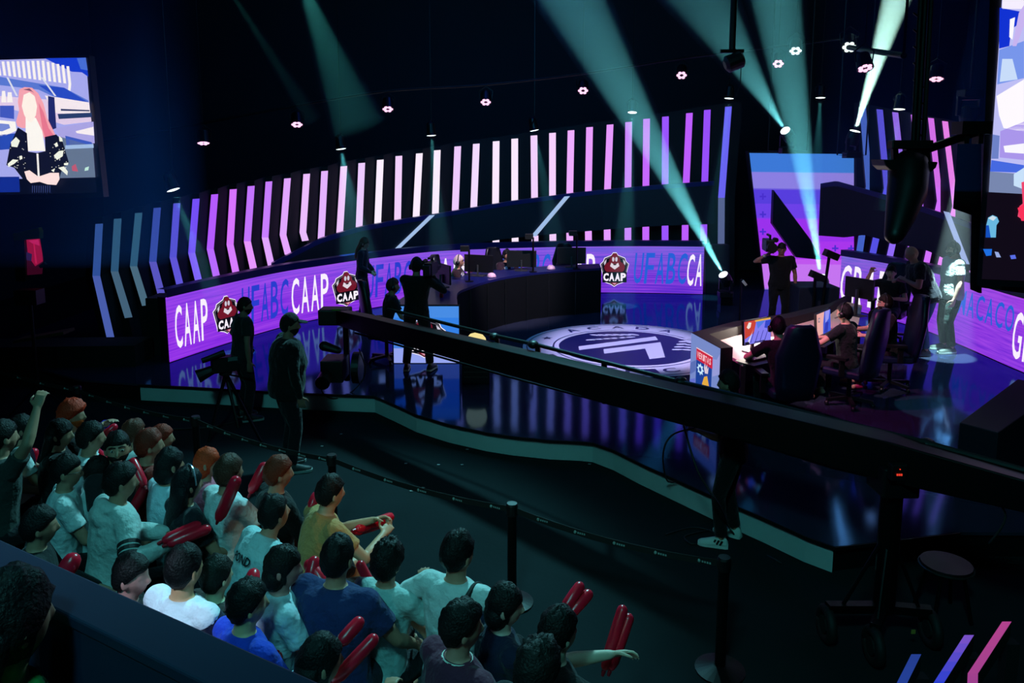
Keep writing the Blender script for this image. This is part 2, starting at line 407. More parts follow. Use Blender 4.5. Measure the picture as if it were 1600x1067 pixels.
    if shoes:
        for k, q in (('L', -1), ('R', 1)):
            an = LG[k][2]; fdir = Vector((q * 0.18, 1, 0)).normalized(); sdv = Vector((1, -q * 0.18, 0)).normalized()
            b = MB().use(mat('shoe_leather', shoes[0], 0.6, var=0.1))
            prof = [(-0.085, 0.030, 0.045), (-0.06, 0.040, 0.085), (0.0, 0.042, 0.092), (0.06, 0.043, 0.070), (0.12, 0.048, 0.050), (0.165, 0.040, 0.038), (0.19, 0.020, 0.026)]
            rg = []
            for f, hw, hh in prof:
                c = an + fdir * (f + 0.02); c = Vector((c.x, c.y, an.z - 0.083))
                rg.append([X(c + sdv * hw * math.cos(PI * j / 10) + Vector((0, 0, 0.018 + hh * math.sin(PI * j / 10)))) for j in range(11)])
            b.rings(rg); so_ = b.build('shoe', None, root, smooth=True)
            b2 = MB().use(mat('shoe_sole', shoes[1], 0.6)); rg = []
            for f, hw, hh in prof:
                c = an + fdir * (f * 1.04 + 0.02); c = Vector((c.x, c.y, an.z - 0.083))
                rg.append([X(c + sdv * x * (hw + 0.004) + Vector((0, 0, z))) for x, z in ((-1, 0.0), (1, 0.0), (1, 0.026), (-1, 0.026))])
            b2.rings(rg).build('sole', None, so_)
    # hair, cap, face
    if hair and hair[0] != 'bald':
        hb = MB().use(hairm(hair[1])); hair_cap(hb, HT, hair[0], seed, hair[2] if len(hair) > 2 else 0.1)
        if hair[0] in ('long',):
            ln_ = hair[3] if len(hair) > 3 else 0.42; rs = []
            for i in range(9):
                t = i / 8; zz = 0.02 - t * ln_; ww_ = 0.088 * (1 + 0.25 * math.sin(t * PI * 0.8)) * (1 - 0.25 * t); yy = -0.055 - 0.055 * sstep(0, 0.6, t); r = []
                for j in range(18):
                    a = 2 * PI * j / 18; g = 1 + 0.10 * nz(math.cos(a) * 2 + seed, math.sin(a) * 2, t * 3, 1.6)
                    r.append(HT @ Vector((ww_ * math.cos(a) * g, yy + (0.058 - 0.018 * t) * math.sin(a) * g, zz)))
                rs.append(r)
            hb.rings(rs)
        if hair[0] == 'bob':
            hb.ell(hd((0, -0.045, -0.05)), (0.095 * s, 0.075 * s, 0.085 * s), RZ @ HR, 18, 12)
        hb.build('hair', None, root, smooth=True)
    if cap:
        cb = MB().use(fabric(cap)); hair_cap(cb, HT, 'cap', 0, 0.13)
        rs = []
        for i, y in enumerate((0.085, 0.12, 0.155, 0.178)):
            hw = (0.078, 0.076, 0.062, 0.030)[i]
            rs.append([hd((x * hw, y, 0.050 - 0.018 * (y - 0.085) / 0.1 - 0.012 * x * x + dz)) for x, dz in ((-1, 0), (-0.5, 0), (0, 0), (0.5, 0), (1, 0), (1, 0.006), (0.5, 0.006), (0, 0.006), (-0.5, 0.006), (-1, 0.006))])
        cb.rings(rs); cb.build('cap', None, root, smooth=True)
    if beard:
        bb = MB().use(hairm(beard)); rows = []
        for row in sphere_dirs(26, 18):
            r = []
            for d in row:
                m_ = sstep(-0.18, -0.32, d.z) * sstep(-0.25, 0.05, d.y)
                r.append(HT @ (head_surface(d) * (1 + 0.06 * m_ - 0.08 * (1 - m_))))
            rows.append(r)
        rows.reverse(); bb.rings(rows); bb.build('beard', None, root, smooth=True)
    if face:
        for q in (-1, 1):
            eb = MB().use(mat('eye_white', (190, 186, 180), 0.3)); eb.ell(hd((q * 0.031, 0.080, 0.006)), (0.013 * s, 0.008 * s, 0.009 * s), RZ @ HR, 10, 7)
            eb.use(mat('iris', (25, 18, 14), 0.25)); eb.ell(hd((q * 0.031, 0.0855, 0.006)), (0.006 * s, 0.004 * s, 0.007 * s), RZ @ HR, 8, 6); eb.build('eye', None, root, smooth=True)
            bb = MB().use(hairm((24, 18, 16))); bb.tube([hd((q * 0.012, 0.093, 0.030)), hd((q * 0.032, 0.090, 0.035)), hd((q * 0.050, 0.078, 0.028))], 0.005 * s, 6, True); bb.build('eyebrow', None, root, smooth=True)
        mb_ = MB().use(mat('lips', (140, 70, 66), 0.5)); mb_.tube([hd((-0.024, 0.085, -0.066)), hd((0, 0.0945, -0.068)), hd((0.024, 0.085, -0.066))], [0.004 * s, 0.0075 * s, 0.004 * s], 8, True); mb_.build('mouth', None, root, smooth=True)
    if glasses:
        gb = MB().use(mat('spectacle_frame', (16, 14, 14), 0.4))
        for q in (-1, 1):
            gb.tube([hd((q * 0.033 + 0.022 * math.cos(a), 0.098, 0.004 + 0.017 * math.sin(a))) for a in [2 * PI * i / 12 for i in range(13)]], 0.0022 * s, 6)
            gb.tube([hd((q * 0.055, 0.097, 0.010)), hd((q * 0.080, 0.04, 0.012)), hd((q * 0.082, -0.01, 0.006))], 0.0025 * s, 6)
        gb.tube([hd((-0.011, 0.099, 0.006)), hd((0.011, 0.099, 0.006))], 0.0025 * s, 6); gb.build('glasses', None, root, smooth=True)
    if headset:
        hb = MB().use(mat('headset_plastic', (16, 16, 18), 0.4))
        hb.tube([hd((0.094 * math.cos(a), 0.0, -0.01 + 0.150 * math.sin(a))) for a in [PI * i / 14 for i in range(15)]], 0.012 * s, 8, True)
        for q in (-1, 1): hb.tube([hd((q * 0.080, -0.002, -0.012)), hd((q * 0.112, -0.002, -0.012))], [0.042 * s, 0.038 * s], 14)
        hb.tube([hd((-0.10, 0.02, -0.03)), hd((-0.085, 0.075, -0.065)), hd((-0.045, 0.105, -0.075))], 0.005 * s, 6, True)
        hb.build('headset', None, root, smooth=True)
    if extra: extra(dict(root=root, X=X, XV=XV, hd=hd, P=P, D=D, Rt=Rt, Fd=Fd, NB=NB, SCn=SCn, J=J, s=s, LG=LG, RZ=RZ, w=w))
    return dict(root=root, X=X, J=J, hd=hd, loc=loc, yaw=yaw, s=s, top=X(top))
# ------------------------------------------------------------------ room shell
def struct(name, mb, m=None, **k):
    o = mb.build(name, m, **k); o['kind'] = 'structure'; return o
FLOORM = mat('painted_concrete_floor', (30, 37, 40), 0.95, spec=0.03, var=0.25, scale=1.3, bump=0.05, bscale=25)
WALLM = mat('black_painted_wall', (24, 28, 40), 0.8, var=0.2, scale=0.8)
struct('floor', MB().box((0.5, 10, -0.1), (26, 27, 0.2)), FLOORM)
struct('ceiling', MB().box((0.5, 10, 9.1), (26, 27, 0.2)), WALLM)
struct('wall_back', MB().box((0.5, 23.6, 4.5), (26, 0.2, 9)), WALLM)
struct('wall_left', MB().box((-12.6, 10, 4.5), (0.2, 27, 9)), WALLM)
struct('wall_right', MB().box((13.6, 10, 4.5), (0.2, 27, 9)), WALLM)
struct('wall_near', MB().box((0.5, -3.6, 4.5), (26, 0.2, 9)), WALLM)
# balcony edge in front of the camera
ZP = 2.35
pa, pb_ = ground(0, 845, ZP), ground(400, 1025, ZP); pd = (pb_ - pa).normalized(); pn = Vector((pd.y, -pd.x, 0))
q0 = pa - pd * 4.0; q1 = pa + pd * 3.6; th = 0.115
bal = MB()
for z0, z1, g in ((0.0, ZP - 0.035, 0.0), (ZP - 0.035, ZP, 0.006)):
    bal.prism([Vector((p.x, p.y, z0)) for p in (q0 - pn * g, q1 - pn * g, q1 + pn * (th + g), q0 + pn * (th + g))], (0, 0, z1 - z0))
struct('wall_balcony', bal, mat('navy_painted_parapet', (20, 38, 64), 0.5, var=0.15, scale=2), bevel=0.006)
bf = MB(); bf.prism([Vector((p.x, p.y, 0.70)) for p in (q0 + pn * th, q1 + pn * th, Vector((2.0, -3.4, 0)), Vector((-6, -3.4, 0)))], (0, 0, 0.1))
struct('floor_balcony', bf, MATTE)

# ------------------------------------------------------------------ stage
FRONT = [(217, 600), (300, 604), (400, 610), (480, 614), (560, 617), (585, 618), (615, 631), (650, 647), (700, 662), (760, 675), (800, 681), (860, 687), (905, 689), (927, 691),
         (960, 703), (1000, 723), (1060, 750), (1120, 777), (1200, 811), (1260, 838), (1305, 854), (1372, 846), (1500, 831)]
front = [ground(x, y, SZ) for x, y in FRONT]
outline = front + [Vector((10.5, 6.2, SZ)), Vector((10.5, 21.5, SZ)), Vector((-9.0, 21.5, SZ)), Vector((-9.0, 12.5, SZ)), Vector((-6.3, 10.9, SZ))]
stage = empty('stage', (0, 12, 0)); stage['kind'] = 'structure'
STM, nt, b = _nodes('glossy_stage_floor')
nt.nodes.remove(b); out_ = nt.nodes['Material Output']; L_ = nt.links.new
df = nt.nodes.new('ShaderNodeBsdfDiffuse'); df.inputs[0].default_value = C(44, 50, 68)
gs = nt.nodes.new('ShaderNodeBsdfGlossy'); gs.inputs['Color'].default_value = (0.16, 0.32, 0.80, 1); gs.inputs['Roughness'].default_value = 0.085
fr_ = nt.nodes.new('ShaderNodeFresnel'); fr_.inputs[0].default_value = 1.95; mx_ = nt.nodes.new('ShaderNodeMixShader')
tc = nt.nodes.new('ShaderNodeTexCoord'); n1 = nt.nodes.new('ShaderNodeTexNoise'); n1.inputs['Scale'].default_value = 1.2
bp = nt.nodes.new('ShaderNodeBump'); bp.inputs['Strength'].default_value = 0.03; bp.inputs['Distance'].default_value = 0.05
L_(tc.outputs['Object'], n1.inputs['Vector']); L_(n1.outputs['Fac'], bp.inputs['Height']); L_(bp.outputs['Normal'], gs.inputs['Normal'])
L_(fr_.outputs[0], mx_.inputs[0]); L_(df.outputs[0], mx_.inputs[1]); L_(gs.outputs[0], mx_.inputs[2]); L_(mx_.outputs[0], out_.inputs['Surface'])
MB().prism([p - Vector((0, 0, 0.03)) for p in outline], (0, 0, 0.03)).build('stage_deck', STM, stage)
inner = []                                     # fascia stands just inside the deck lip
fm = MB().use(mat('white_fascia_laminate', (205, 210, 208), 0.45, var=0.12, scale=2.5))
fpts = [p + (Vector((0, 0.03, 0))) for p in front[:21]]
for i in range(len(fpts) - 1):
    a, b2 = fpts[i], fpts[i + 1]
    fm.prism([Vector((a.x, a.y, 0)), Vector((b2.x, b2.y, 0)), Vector((b2.x, b2.y + 0.02, 0)), Vector((a.x, a.y + 0.02, 0))], (0, 0, 0.215))
fm.build('fascia', None, stage)
lm = MB().use(BLACKP)
for i in range(len(front) - 1):
    a, b2 = front[i], front[i + 1]
    lm.prism([Vector((a.x, a.y - 0.012, 0.215)), Vector((b2.x, b2.y - 0.012, 0.215)), Vector((b2.x, b2.y + 0.04, 0.215)), Vector((a.x, a.y + 0.04, 0.215))], (0, 0, 0.032))
lm.build('edge_trim', None, stage)
sk = MB().use(BLACKP)
for a, b2 in ((front[20], front[21]), (front[21], front[22]), (front[22], outline[23]), (outline[-1], front[0])):
    sk.prism([Vector((a.x, a.y + 0.05, 0)), Vector((b2.x, b2.y + 0.05, 0)), Vector((b2.x, b2.y + 0.09, 0)), Vector((a.x, a.y + 0.09, 0))], (0, 0, 0.19))
sk.build('side_skirt', None, stage)

# emblem printed on the stage floor
ec = ground(981, 542, SZ + 0.004); ER = (ground(1145, 542, SZ) - ground(817, 542, SZ)).length / 2
emb = empty('floor_emblem', ec, 0, 'round white and navy emblem with ring lettering printed on the glossy stage floor', 'emblem')
VW = mat('white_vinyl', (214, 210, 226), 0.35, spec=0.4, var=0.04, scale=3); VN = mat('navy_vinyl', (22, 28, 84), 0.3, spec=0.5, var=0.05)
def ring(mb, r0, r1, h, seg=96):
    for i in range(seg):
        a, b_ = 2 * PI * i / seg, 2 * PI * (i + 1) / seg
        P = lambda r, t, z: ec + Vector((r * ER * math.cos(t), r * ER * math.sin(t), z))
        mb.quad(P(r0, a, h), P(r1, a, h), P(r1, b_, h), P(r0, b_, h))
        mb.quad(P(r1, a, h), P(r1, a, h - 0.004), P(r1, b_, h - 0.004), P(r1, b_, h))
rb = MB().use(VW); ring(rb, 0.0, 1.0, 0.0); rb.build('white_disc', None, emb)
for r0_, r1_ in ((0.955, 0.967), (0.70, 0.715)):
    rb = MB().use(VN); ring(rb, r0_, r1_, 0.002); rb.build('line_ring', None, emb)
rb = MB().use(VN); ring(rb, 0.0, 0.655, 0.003); rb.build('navy_disc', None, emb)
tb = MB().use(VN)
def arc_text(ch, ang, flip, r0=0.775, r1=0.895, half=0.052):
    r0, r1 = (r0, r1) if not flip else (r1, r0)
    def fn(u, v):
        r = r0 + (r1 - r0) * v; t = math.radians(ang) + (0.5 - u) * 2 * half * (1 if not flip else -1) / 0.83 * 1.35
        return ec + Vector((r * ER * math.cos(t), r * ER * math.sin(t), 0.003))
    put_text(tb, ch, fn, 0.02)
for ch, a in zip('ACADA', (125, 107, 89, 71, 53)): arc_text(ch, a, False)
for ch, a in zip('ELETRICA', (205, 220, 235, 250, 265, 274, 287, 308)): arc_text(ch, a, True)
tb.build('lettering', None, emb)
for k in (155, 25):
    tb = MB().use(VN); t = math.radians(k); c = ec + Vector((0.83 * ER * math.cos(t), 0.83 * ER * math.sin(t), 0.003)); sp = []
    for i in range(10):
        r = 0.115 if i % 2 == 0 else 0.048; aa = PI / 2 + i * PI / 5; sp.append(c + Vector((r * math.cos(aa), r * math.sin(aa), 0)))
    for i in range(10): tb.poly([c, sp[i], sp[(i + 1) % 10]])
    tb.build('star', None, emb)
gb = MB().use(VW)
def ep(px, py): return ground(px, py, SZ + 0.009)
gb.poly([ep(904, 541), ep(1024, 525.5), ep(1028, 531), ep(905, 547)])
gb.poly([ep(943, 545.5), ep(1032, 534.5), ep(1008, 544.5), ep(944, 552.5)]); gb.poly([ep(1032, 534.5), ep(1039, 558), ep(1015, 561), ep(1008, 544.5)])
gb.build('monogram', None, emb)
def leaf(lb, px, py, L, wd, ang):
    c = ep(px, py); ca, sa = math.cos(ang), math.sin(ang); pts = []
    for i in range(12):
        t = 2 * PI * i / 12; x, y = L * math.cos(t), wd * math.sin(t); pts.append(c + Vector((x * ca - y * sa, x * sa + y * ca, 0)))
    lb.poly(pts)
lb = MB().use(VW)
for i in range(6):
    leaf(lb, 924 + i * 12, 528.5 - i * 0.8 + 2.2, 0.11, 0.045, 0.25); leaf(lb, 930 + i * 12, 523.5 - i * 0.15, 0.11, 0.045, -0.5)
lb.build('laurel', None, emb)
lb = MB().use(VW)
for i in range(5):
    leaf(lb, 1058 + i * 3.5, 546 - i * 4.2, 0.10, 0.05, 0.2); leaf(lb, 1074 + i * 2.5, 546.5 - i * 3.8, 0.10, 0.05, -0.3)
lb.build('laurel', None, emb)

# ------------------------------------------------------------------ LED ribbon walls behind the players
def catmull(ctrl, n=14):
    out = []
    for i in range(len(ctrl) - 1):
        p0, p1, p2, p3 = ctrl[max(i - 1, 0)], ctrl[i], ctrl[i + 1], ctrl[min(i + 2, len(ctrl) - 1)]
        for k in range(n):
            t = k / n
            out.append(tuple(0.5 * ((2 * b) + (c - a) * t + (2 * a - 5 * b + 4 * c - d) * t * t + (3 * b - a - 3 * c + d) * t ** 3) for a, b, c, d in zip(p0, p1, p2, p3)))
    out.append(ctrl[-1]); return out

def screen_material(name, left, right, left_top, right_top, bands):
    m, nt, b = _nodes(name); uv = nt.nodes.new('ShaderNodeUVMap'); sep = nt.nodes.new('ShaderNodeSeparateXYZ'); L = nt.links.new
    L(uv.outputs[0], sep.inputs[0])
    def mix(a, bb, f):
        mx = nt.nodes.new('ShaderNodeMix'); mx.data_type = 'RGBA'
        for k, v in ((6, a), (7, bb)):
            if isinstance(v, tuple): mx.inputs[k].default_value = v
            else: L(v, mx.inputs[k])
        if isinstance(f, float): mx.inputs[0].default_value = f
        else: L(f, mx.inputs[0])
        return mx.outputs[2]
    lo = mix(C(*left), C(*right), sep.outputs[0]); hi = mix(C(*left_top), C(*right_top), sep.outputs[0])
    cr = nt.nodes.new('ShaderNodeMapRange'); cr.inputs[1].default_value = 0.35; cr.inputs[2].default_value = 1.0; L(sep.outputs[1], cr.inputs[0])
    base = mix(lo, hi, cr.outputs[0])
    mp = nt.nodes.new('ShaderNodeMapping'); mp.inputs['Scale'].default_value = (5.0, 20.0, 1); L(uv.outputs[0], mp.inputs[0])
    nn = nt.nodes.new('ShaderNodeTexNoise'); nn.inputs['Scale'].default_value = 1.6; nn.inputs['Detail'].default_value = 3; L(mp.outputs[0], nn.inputs['Vector'])
    rp = nt.nodes.new('ShaderNodeMapRange'); rp.inputs[1].default_value = 0.42; rp.inputs[2].default_value = 0.72; rp.inputs[4].default_value = bands; L(nn.outputs['Fac'], rp.inputs[0])
    col = mix(base, C(196, 92, 246), rp.outputs[0])
    rp2 = nt.nodes.new('ShaderNodeMapRange'); rp2.inputs[1].default_value = 0.45; rp2.inputs[2].default_value = 0.25; rp2.inputs[4].default_value = bands * 1.2; L(nn.outputs['Fac'], rp2.inputs[0])
    col = mix(col, C(60, 25, 190), rp2.outputs[0])
    b.inputs['Base Color'].default_value = (0.01, 0.01, 0.012, 1); b.inputs['Roughness'].default_value = 0.6; b.inputs['Specular IOR Level'].default_value = 0.1
    L(col, b.inputs['Emission Color']); b.inputs['Emission Strength'].default_value = 1.0
    m.cycles.emission_sampling = 'FRONT_BACK'; return m

class Ribbon:
    """a curved upright LED wall following a plan path; s runs along it in metres"""
    def __init__(r, ctrl, z0, z1a, z1b):
        base = [ground(px, py, z0) if Y is None else at(px, 400, Y) for px, py, Y in ctrl]
        r.p = [Vector((a, b_, 0)) for a, b_ in catmull([(p.x, p.y) for p in base])]
        r.z0, r.z1a, r.z1b = z0, z1a, z1b; r.s = [0.0]
        for i in range(1, len(r.p)): r.s.append(r.s[-1] + (r.p[i] - r.p[i - 1]).length)
        r.L = r.s[-1]
    def pt(r, s, v, off=0.0):
        s = max(-0.0, min(r.L, s)); i = 0
        while i < len(r.s) - 2 and r.s[i + 1] < s: i += 1
        t = (s - r.s[i]) / max(1e-6, r.s[i + 1] - r.s[i]); p = r.p[i].lerp(r.p[i + 1], t); d = (r.p[i + 1] - r.p[i]).normalized()
        n = Vector((d.y, -d.x, 0)); z1 = r.z1a + (r.z1b - r.z1a) * s / r.L
        return Vector((p.x, p.y, r.z0 + (z1 - r.z0) * v)) + n * off
    def s_at(r, px, v=0.5):
        best = min(range(401), key=lambda k: abs(pix(r.pt(r.L * k / 400, v))[0] - px)); return r.L * best / 400
    def screen(r, m, parent, name='screen'):
        mb = MB().use(m); uv = []; n = 90
        for k in range(n + 1):
            s = r.L * k / n
            for v in (0, 1): mb.v.append(r.pt(s, v)); uv.append((k / n, v))
        for k in range(n): a = 2 * k; mb.face((a, a + 2, a + 3, a + 1))
        mb.build(name, None, parent, fix=False, uvs=uv)
        fb = MB().use(DARKNAVY)                                       # cabinet behind and the capping rail above
        for k in range(n):
            a, c = r.L * k / n, r.L * (k + 1) / n
            A = [r.pt(a, 0, -0.012), r.pt(c, 0, -0.012), r.pt(c, 0, -0.16), r.pt(a, 0, -0.16)]; B = [r.pt(a, 1, -0.012), r.pt(c, 1, -0.012), r.pt(c, 1, -0.16), r.pt(a, 1, -0.16)]
            i = len(fb.v); fb.v += A + B
            for f in ((0, 1, 5, 4), (2, 3, 7, 6), (4, 5, 6, 7)): fb.face([i + q for q in f])
        fb.build('cabinet', None, parent, fix=False)
        cb = MB().use(mat('deep_blue_rail', (12, 18, 92), 0.4, var=0.1))
        for k in range(n):
            a, c = r.L * k / n, r.L * (k + 1) / n; q = lambda s, o, z: r.pt(s, 1, o) + Vector((0, 0, z))
            i = len(cb.v); cb.v += [q(a, 0.03, 0), q(c, 0.03, 0), q(c, 0.03, 0.13), q(a, 0.03, 0.13), q(a, -0.16, 0.13), q(c, -0.16, 0.13)]
            cb.face((i, i + 1, i + 2, i + 3)); cb.face((i + 3, i + 2, i + 5, i + 4))
        cb.build('capping_rail', None, parent, fix=False)
    def word(r, s, px0, px1, m, parent, v0=0.15, v1=0.86, shear=0.0, bold=0.010, letter_gap=0.2):
        mb = MB().use(m); s0, s1 = r.s_at(px0), r.s_at(px1); n = len(s); w_ = (s1 - s0) / n
        for i, ch in enumerate(s):
            a = s0 + w_ * (i + letter_gap / 2); c = s0 + w_ * (i + 1 - letter_gap / 2)
            if ch == 'I': m_ = (a + c) / 2; a, c = m_ - 0.05, m_ + 0.05
            put_text(mb, ch, lambda u, v: r.pt(a + (c - a) * u, v0 + (v1 - v0) * v, 0.012), bold, 3, shear)
        mb.build('lettering', None, parent, fix=False)
WHITE_E = em('screen_white', (250, 240, 255)); BLUE_E = em('screen_blue', (40, 60, 205)); BLUE2_E = em('screen_azure', (38, 95, 215))
def emblem(fn, parent, name='emblem'):
    """shield crest: fn(u, v, layer) -> world point"""
    mb = MB()
    def pl(pts, m, lay): mb.use(m); mb.poly([fn(u, v, lay) for u, v in pts])
    out = [(0.5, -0.02), (0.62, 0.05), (0.86, 0.12), (0.90, 0.30), (0.97, 0.55), (1.0, 0.66), (0.90, 0.74), (0.86, 0.84), (0.74, 0.88), (0.62, 0.92), (0.56, 1.0), (0.44, 1.0), (0.38, 0.92), (0.26, 0.88), (0.14, 0.84), (0.10, 0.74), (0.0, 0.66), (0.03, 0.55), (0.10, 0.30), (0.14, 0.12), (0.38, 0.05)]
    sc = lambda k: [(0.5 + (u - 0.5) * k, 0.5 + (v - 0.5) * k) for u, v in out]
    pl(out, WHITE_E, 0); pl(sc(0.955), em('crest_black', (8, 8, 16)), 1); pl(sc(0.90), em('crest_grey', (120, 115, 130)), 2); pl(sc(0.87), em('crest_black', (8, 8, 16)), 3)
    oval = lambda cx, cy, rx, ry, n=18: [(cx + rx * math.cos(2 * PI * i / n), cy + ry * math.sin(2 * PI * i / n)) for i in range(n)]
    red = em('crest_red', (112, 20, 38))
    pl(oval(0.5, 0.56, 0.36, 0.20), red, 4); pl(oval(0.5, 0.90, 0.10, 0.075), red, 4); pl(oval(0.5, 0.72, 0.2, 0.2), red, 5)
    for q in (-1, 1):
        pl([(0.5 + q * x, y) for x, y in ((0.28, 0.80), (0.37, 0.72), (0.36, 0.62), (0.31, 0.68))], em('crest_pale', (205, 200, 215)), 6)
        pl(oval(0.5 + q * 0.055, 0.80, 0.042, 0.07, 12), em('crest_pale', (205, 200, 215)), 6)
    pl([(0.34, 0.60), (0.38, 0.70), (0.45, 0.66), (0.55, 0.66), (0.62, 0.70), (0.66, 0.60), (0.5, 0.50)], em('crest_pale2', (225, 215, 225)), 7)
    pl(oval(0.5, 0.645, 0.06, 0.018, 10), em('crest_black', (8, 8, 16)), 8)
    mb.use(em('crest_black', (8, 8, 16))); [mb.quad(*[fn(u, v, 8) for u, v in ((0.08 + 0.12 * i, 0.12), (0.20 + 0.12 * i, 0.12), (0.20 + 0.12 * i, 0.43), (0.08 + 0.12 * i, 0.43))]) for i in range(7)]
    mb.use(WHITE_E)
    for i, ch in enumerate('CAAP'): put_text(mb, ch, lambda u, v: fn(0.11 + 0.20 * i + 0.185 * u, 0.16 + 0.24 * v, 9), 0.05, 2)
    pl([(0.36, 0.12), (0.64, 0.12), (0.5, 0.02)], red, 9); pl([(0.42, 0.105), (0.58, 0.105), (0.5, 0.05)], em('crest_pink', (220, 150, 165)), 10)
    mb.build(name, None, parent, fix=False)
def ribbon_emblem(r, px0, px1, v0, v1, parent):
    s0, s1 = r.s_at(px0), r.s_at(px1)
    emblem(lambda u, v, l: r.pt(s0 + (s1 - s0) * u, v0 + (v1 - v0) * v, 0.012 + 0.005 * l), parent)

RL = Ribbon([(265, 566, None), (330, 544, None), (400, 522, None), (455, 507, None), (512, 495, None), (577, 0, 16.2), (675, 0, 17.3), (760, 0, 17.75), (850, 0, 18.0), (941, 0, 18.1), (1020, 0, 18.05), (1100, 0, 17.9)], SZ + 0.01, 1.30, 1.39)
rbL = empty('led_banner', RL.p[0], 0, 'long curved purple LED ribbon with repeated lettering and red crests behind the curved desk', 'led screen')
RL.screen(screen_material('led_purple_left', (138, 42, 228), (100, 46, 208), (142, 62, 232), (104, 98, 216), 0.42), rbL)
for a, c in ((272, 326), (453, 515), (645, 727), (862, 930), (1073, 1150)):
    if c > 1100:
        RL.word('CA', 1073, 1114, WHITE_E, rbL, 0.17, 0.84, 0.25)
    else: RL.word('CAAP', a, c, WHITE_E, rbL, 0.17, 0.84, 0.12)
for a, c in ((376, 452), (570, 644), (783, 861), (990, 1075)): RL.word('UFABC', a, c, BLUE_E if a < 600 else BLUE2_E, rbL, 0.20, 0.86, 0.25)
for a, c, v0, v1 in ((331, 373, 0.17, 0.80), (519, 562, 0.14, 0.82), (727, 771, 0.14, 0.86), (937, 983, 0.14, 0.87)): ribbon_emblem(RL, a, c, v0, v1, rbL)

RR = Ribbon([(1315, 0, 16.4), (1370, 0, 15.5), (1424, 0, 14.6), (1465, 0, 13.9), (1508, 0, 13.05), (1550, 0, 12.3), (1600, 0, 11.5), (1680, 0, 10.5)], SZ + 0.01, 1.37, 1.37)
rbR = empty('led_banner', RR.p[0], 0, 'curved purple LED ribbon with white lettering starting behind the standing bald man', 'led screen')
RR.screen(screen_material('led_purple_right', (128, 50, 212), (132, 50, 222), (112, 102, 210), (164, 52, 228), 0.38), rbR)
RR.word('GRIFE', 1313, 1409, WHITE_E, rbR, 0.12, 0.84, 0.2); RR.word('MACACO', 1496, 1586, BLUE2_E, rbR, 0.48, 0.86, 0.1); RR.word('GR', 1583, 1620, WHITE_E, rbR, 0.14, 0.80, 0.12)
# ------------------------------------------------------------------ chevron light wall behind the stage
def wallY(px):
    T = [(120, 12.6), (185, 13.0), (265, 13.7), (400, 15.3), (512, 16.7), (600, 17.7), (700, 18.5), (850, 19.0), (941, 19.1), (1140, 19.0), (1180, 19.0)]
    for (a, ya), (b, yb) in zip(T, T[1:]):
        if px <= b: return ya + (yb - ya) * max(0, (px - a)) / (b - a)
    return T[-1][1]
STRIPS = [  # top left x, y; bend left x, y; bottom left x, y; width; colour above, colour below the bend
    (149, 350, 144.5, 431, 174, 560, 12, (46, 78, 150), (72, 92, 170)), (178, 342, 173, 424, 195, 497, 12, (44, 84, 118), (66, 96, 120)), (211, 333, 203, 416, 222, 478, 11.5, (44, 86, 116), (72, 104, 124)),
    (240, 325, 233, 409, 246, 459, 11.5, (52, 72, 165), (88, 84, 190)), (271, 318, 265, 402, 277, 451, 11, (84, 80, 215), (95, 85, 215)), (301, 311, 294, 395, 306, 444, 11, (115, 78, 248), (128, 100, 248)),
    (330, 304, 323, 389, 334, 438, 11, (180, 90, 255), (185, 105, 255)), (359, 296, 354, 382, 364, 431, 11, (215, 115, 255), (215, 125, 255)), (387, 291, 381, 377, 392, 427, 11, (195, 115, 255), (232, 150, 255)),
    (415, 284, 409, 371, 420, 422, 10.5, (200, 125, 255), (225, 165, 255)), (444, 279, 437, 367, 445, 398, 10.5, (225, 165, 255), (230, 165, 255)), (474, 272, 468, 363, 472, 377, 10.5, (236, 188, 255), (236, 188, 255)),
    (502, 267.5, 497, 362, None), (532, 260, 526, 356, None), (560, 255, 556, 351, None), (589, 250, 585, 346, 594), (618, 244, 616, 342, 624), (650, 240, 645, 337, 653), (678, 235, 675, 332, 682.5),
    (710, 229, 706, 328, 712), (739, 225, 735, 324, 741), (770, 221, 769, 319, 772), (799, 217, 799, 314, 801), (829, 212, 830, 311, 832), (858, 208, 858, 307, 860), (887, 204, 885, 304, 886),
    (916, 199, 914, 300, 915.5), (948, 195, 944, 297, 944.5), (977, 191, 976, 293, 976), (1005, 186, 1004, 291, 1004), (1034.5, 182.5, 1034, 287, 1034), (1072, 177, 1067, 284, 1064), (1100, 172, 1096, 282, 1093),
    (1133, 167, 1122, 309, 1121, 462, 10.5, (104, 95, 240), (84, 96, 140))]
UPC = [(228, 178, 255), (243, 198, 255), (238, 202, 255), (252, 238, 255), (243, 208, 252), (252, 236, 255), (252, 236, 255), (238, 202, 252), (243, 218, 255), (252, 232, 255), (252, 232, 255), (243, 208, 255), (247, 208, 255), (238, 172, 255),
       (234, 158, 255), (230, 152, 255), (205, 135, 255), (198, 104, 255), (155, 84, 255), (188, 92, 255), (150, 78, 250)]
bw = empty('chevron_backdrop', at(640, 400, 18.6), 0, 'long curved black stage wall with a row of glowing chevron light strips', 'stage backdrop')
tops, bends, bots = [], [], []
k = 0
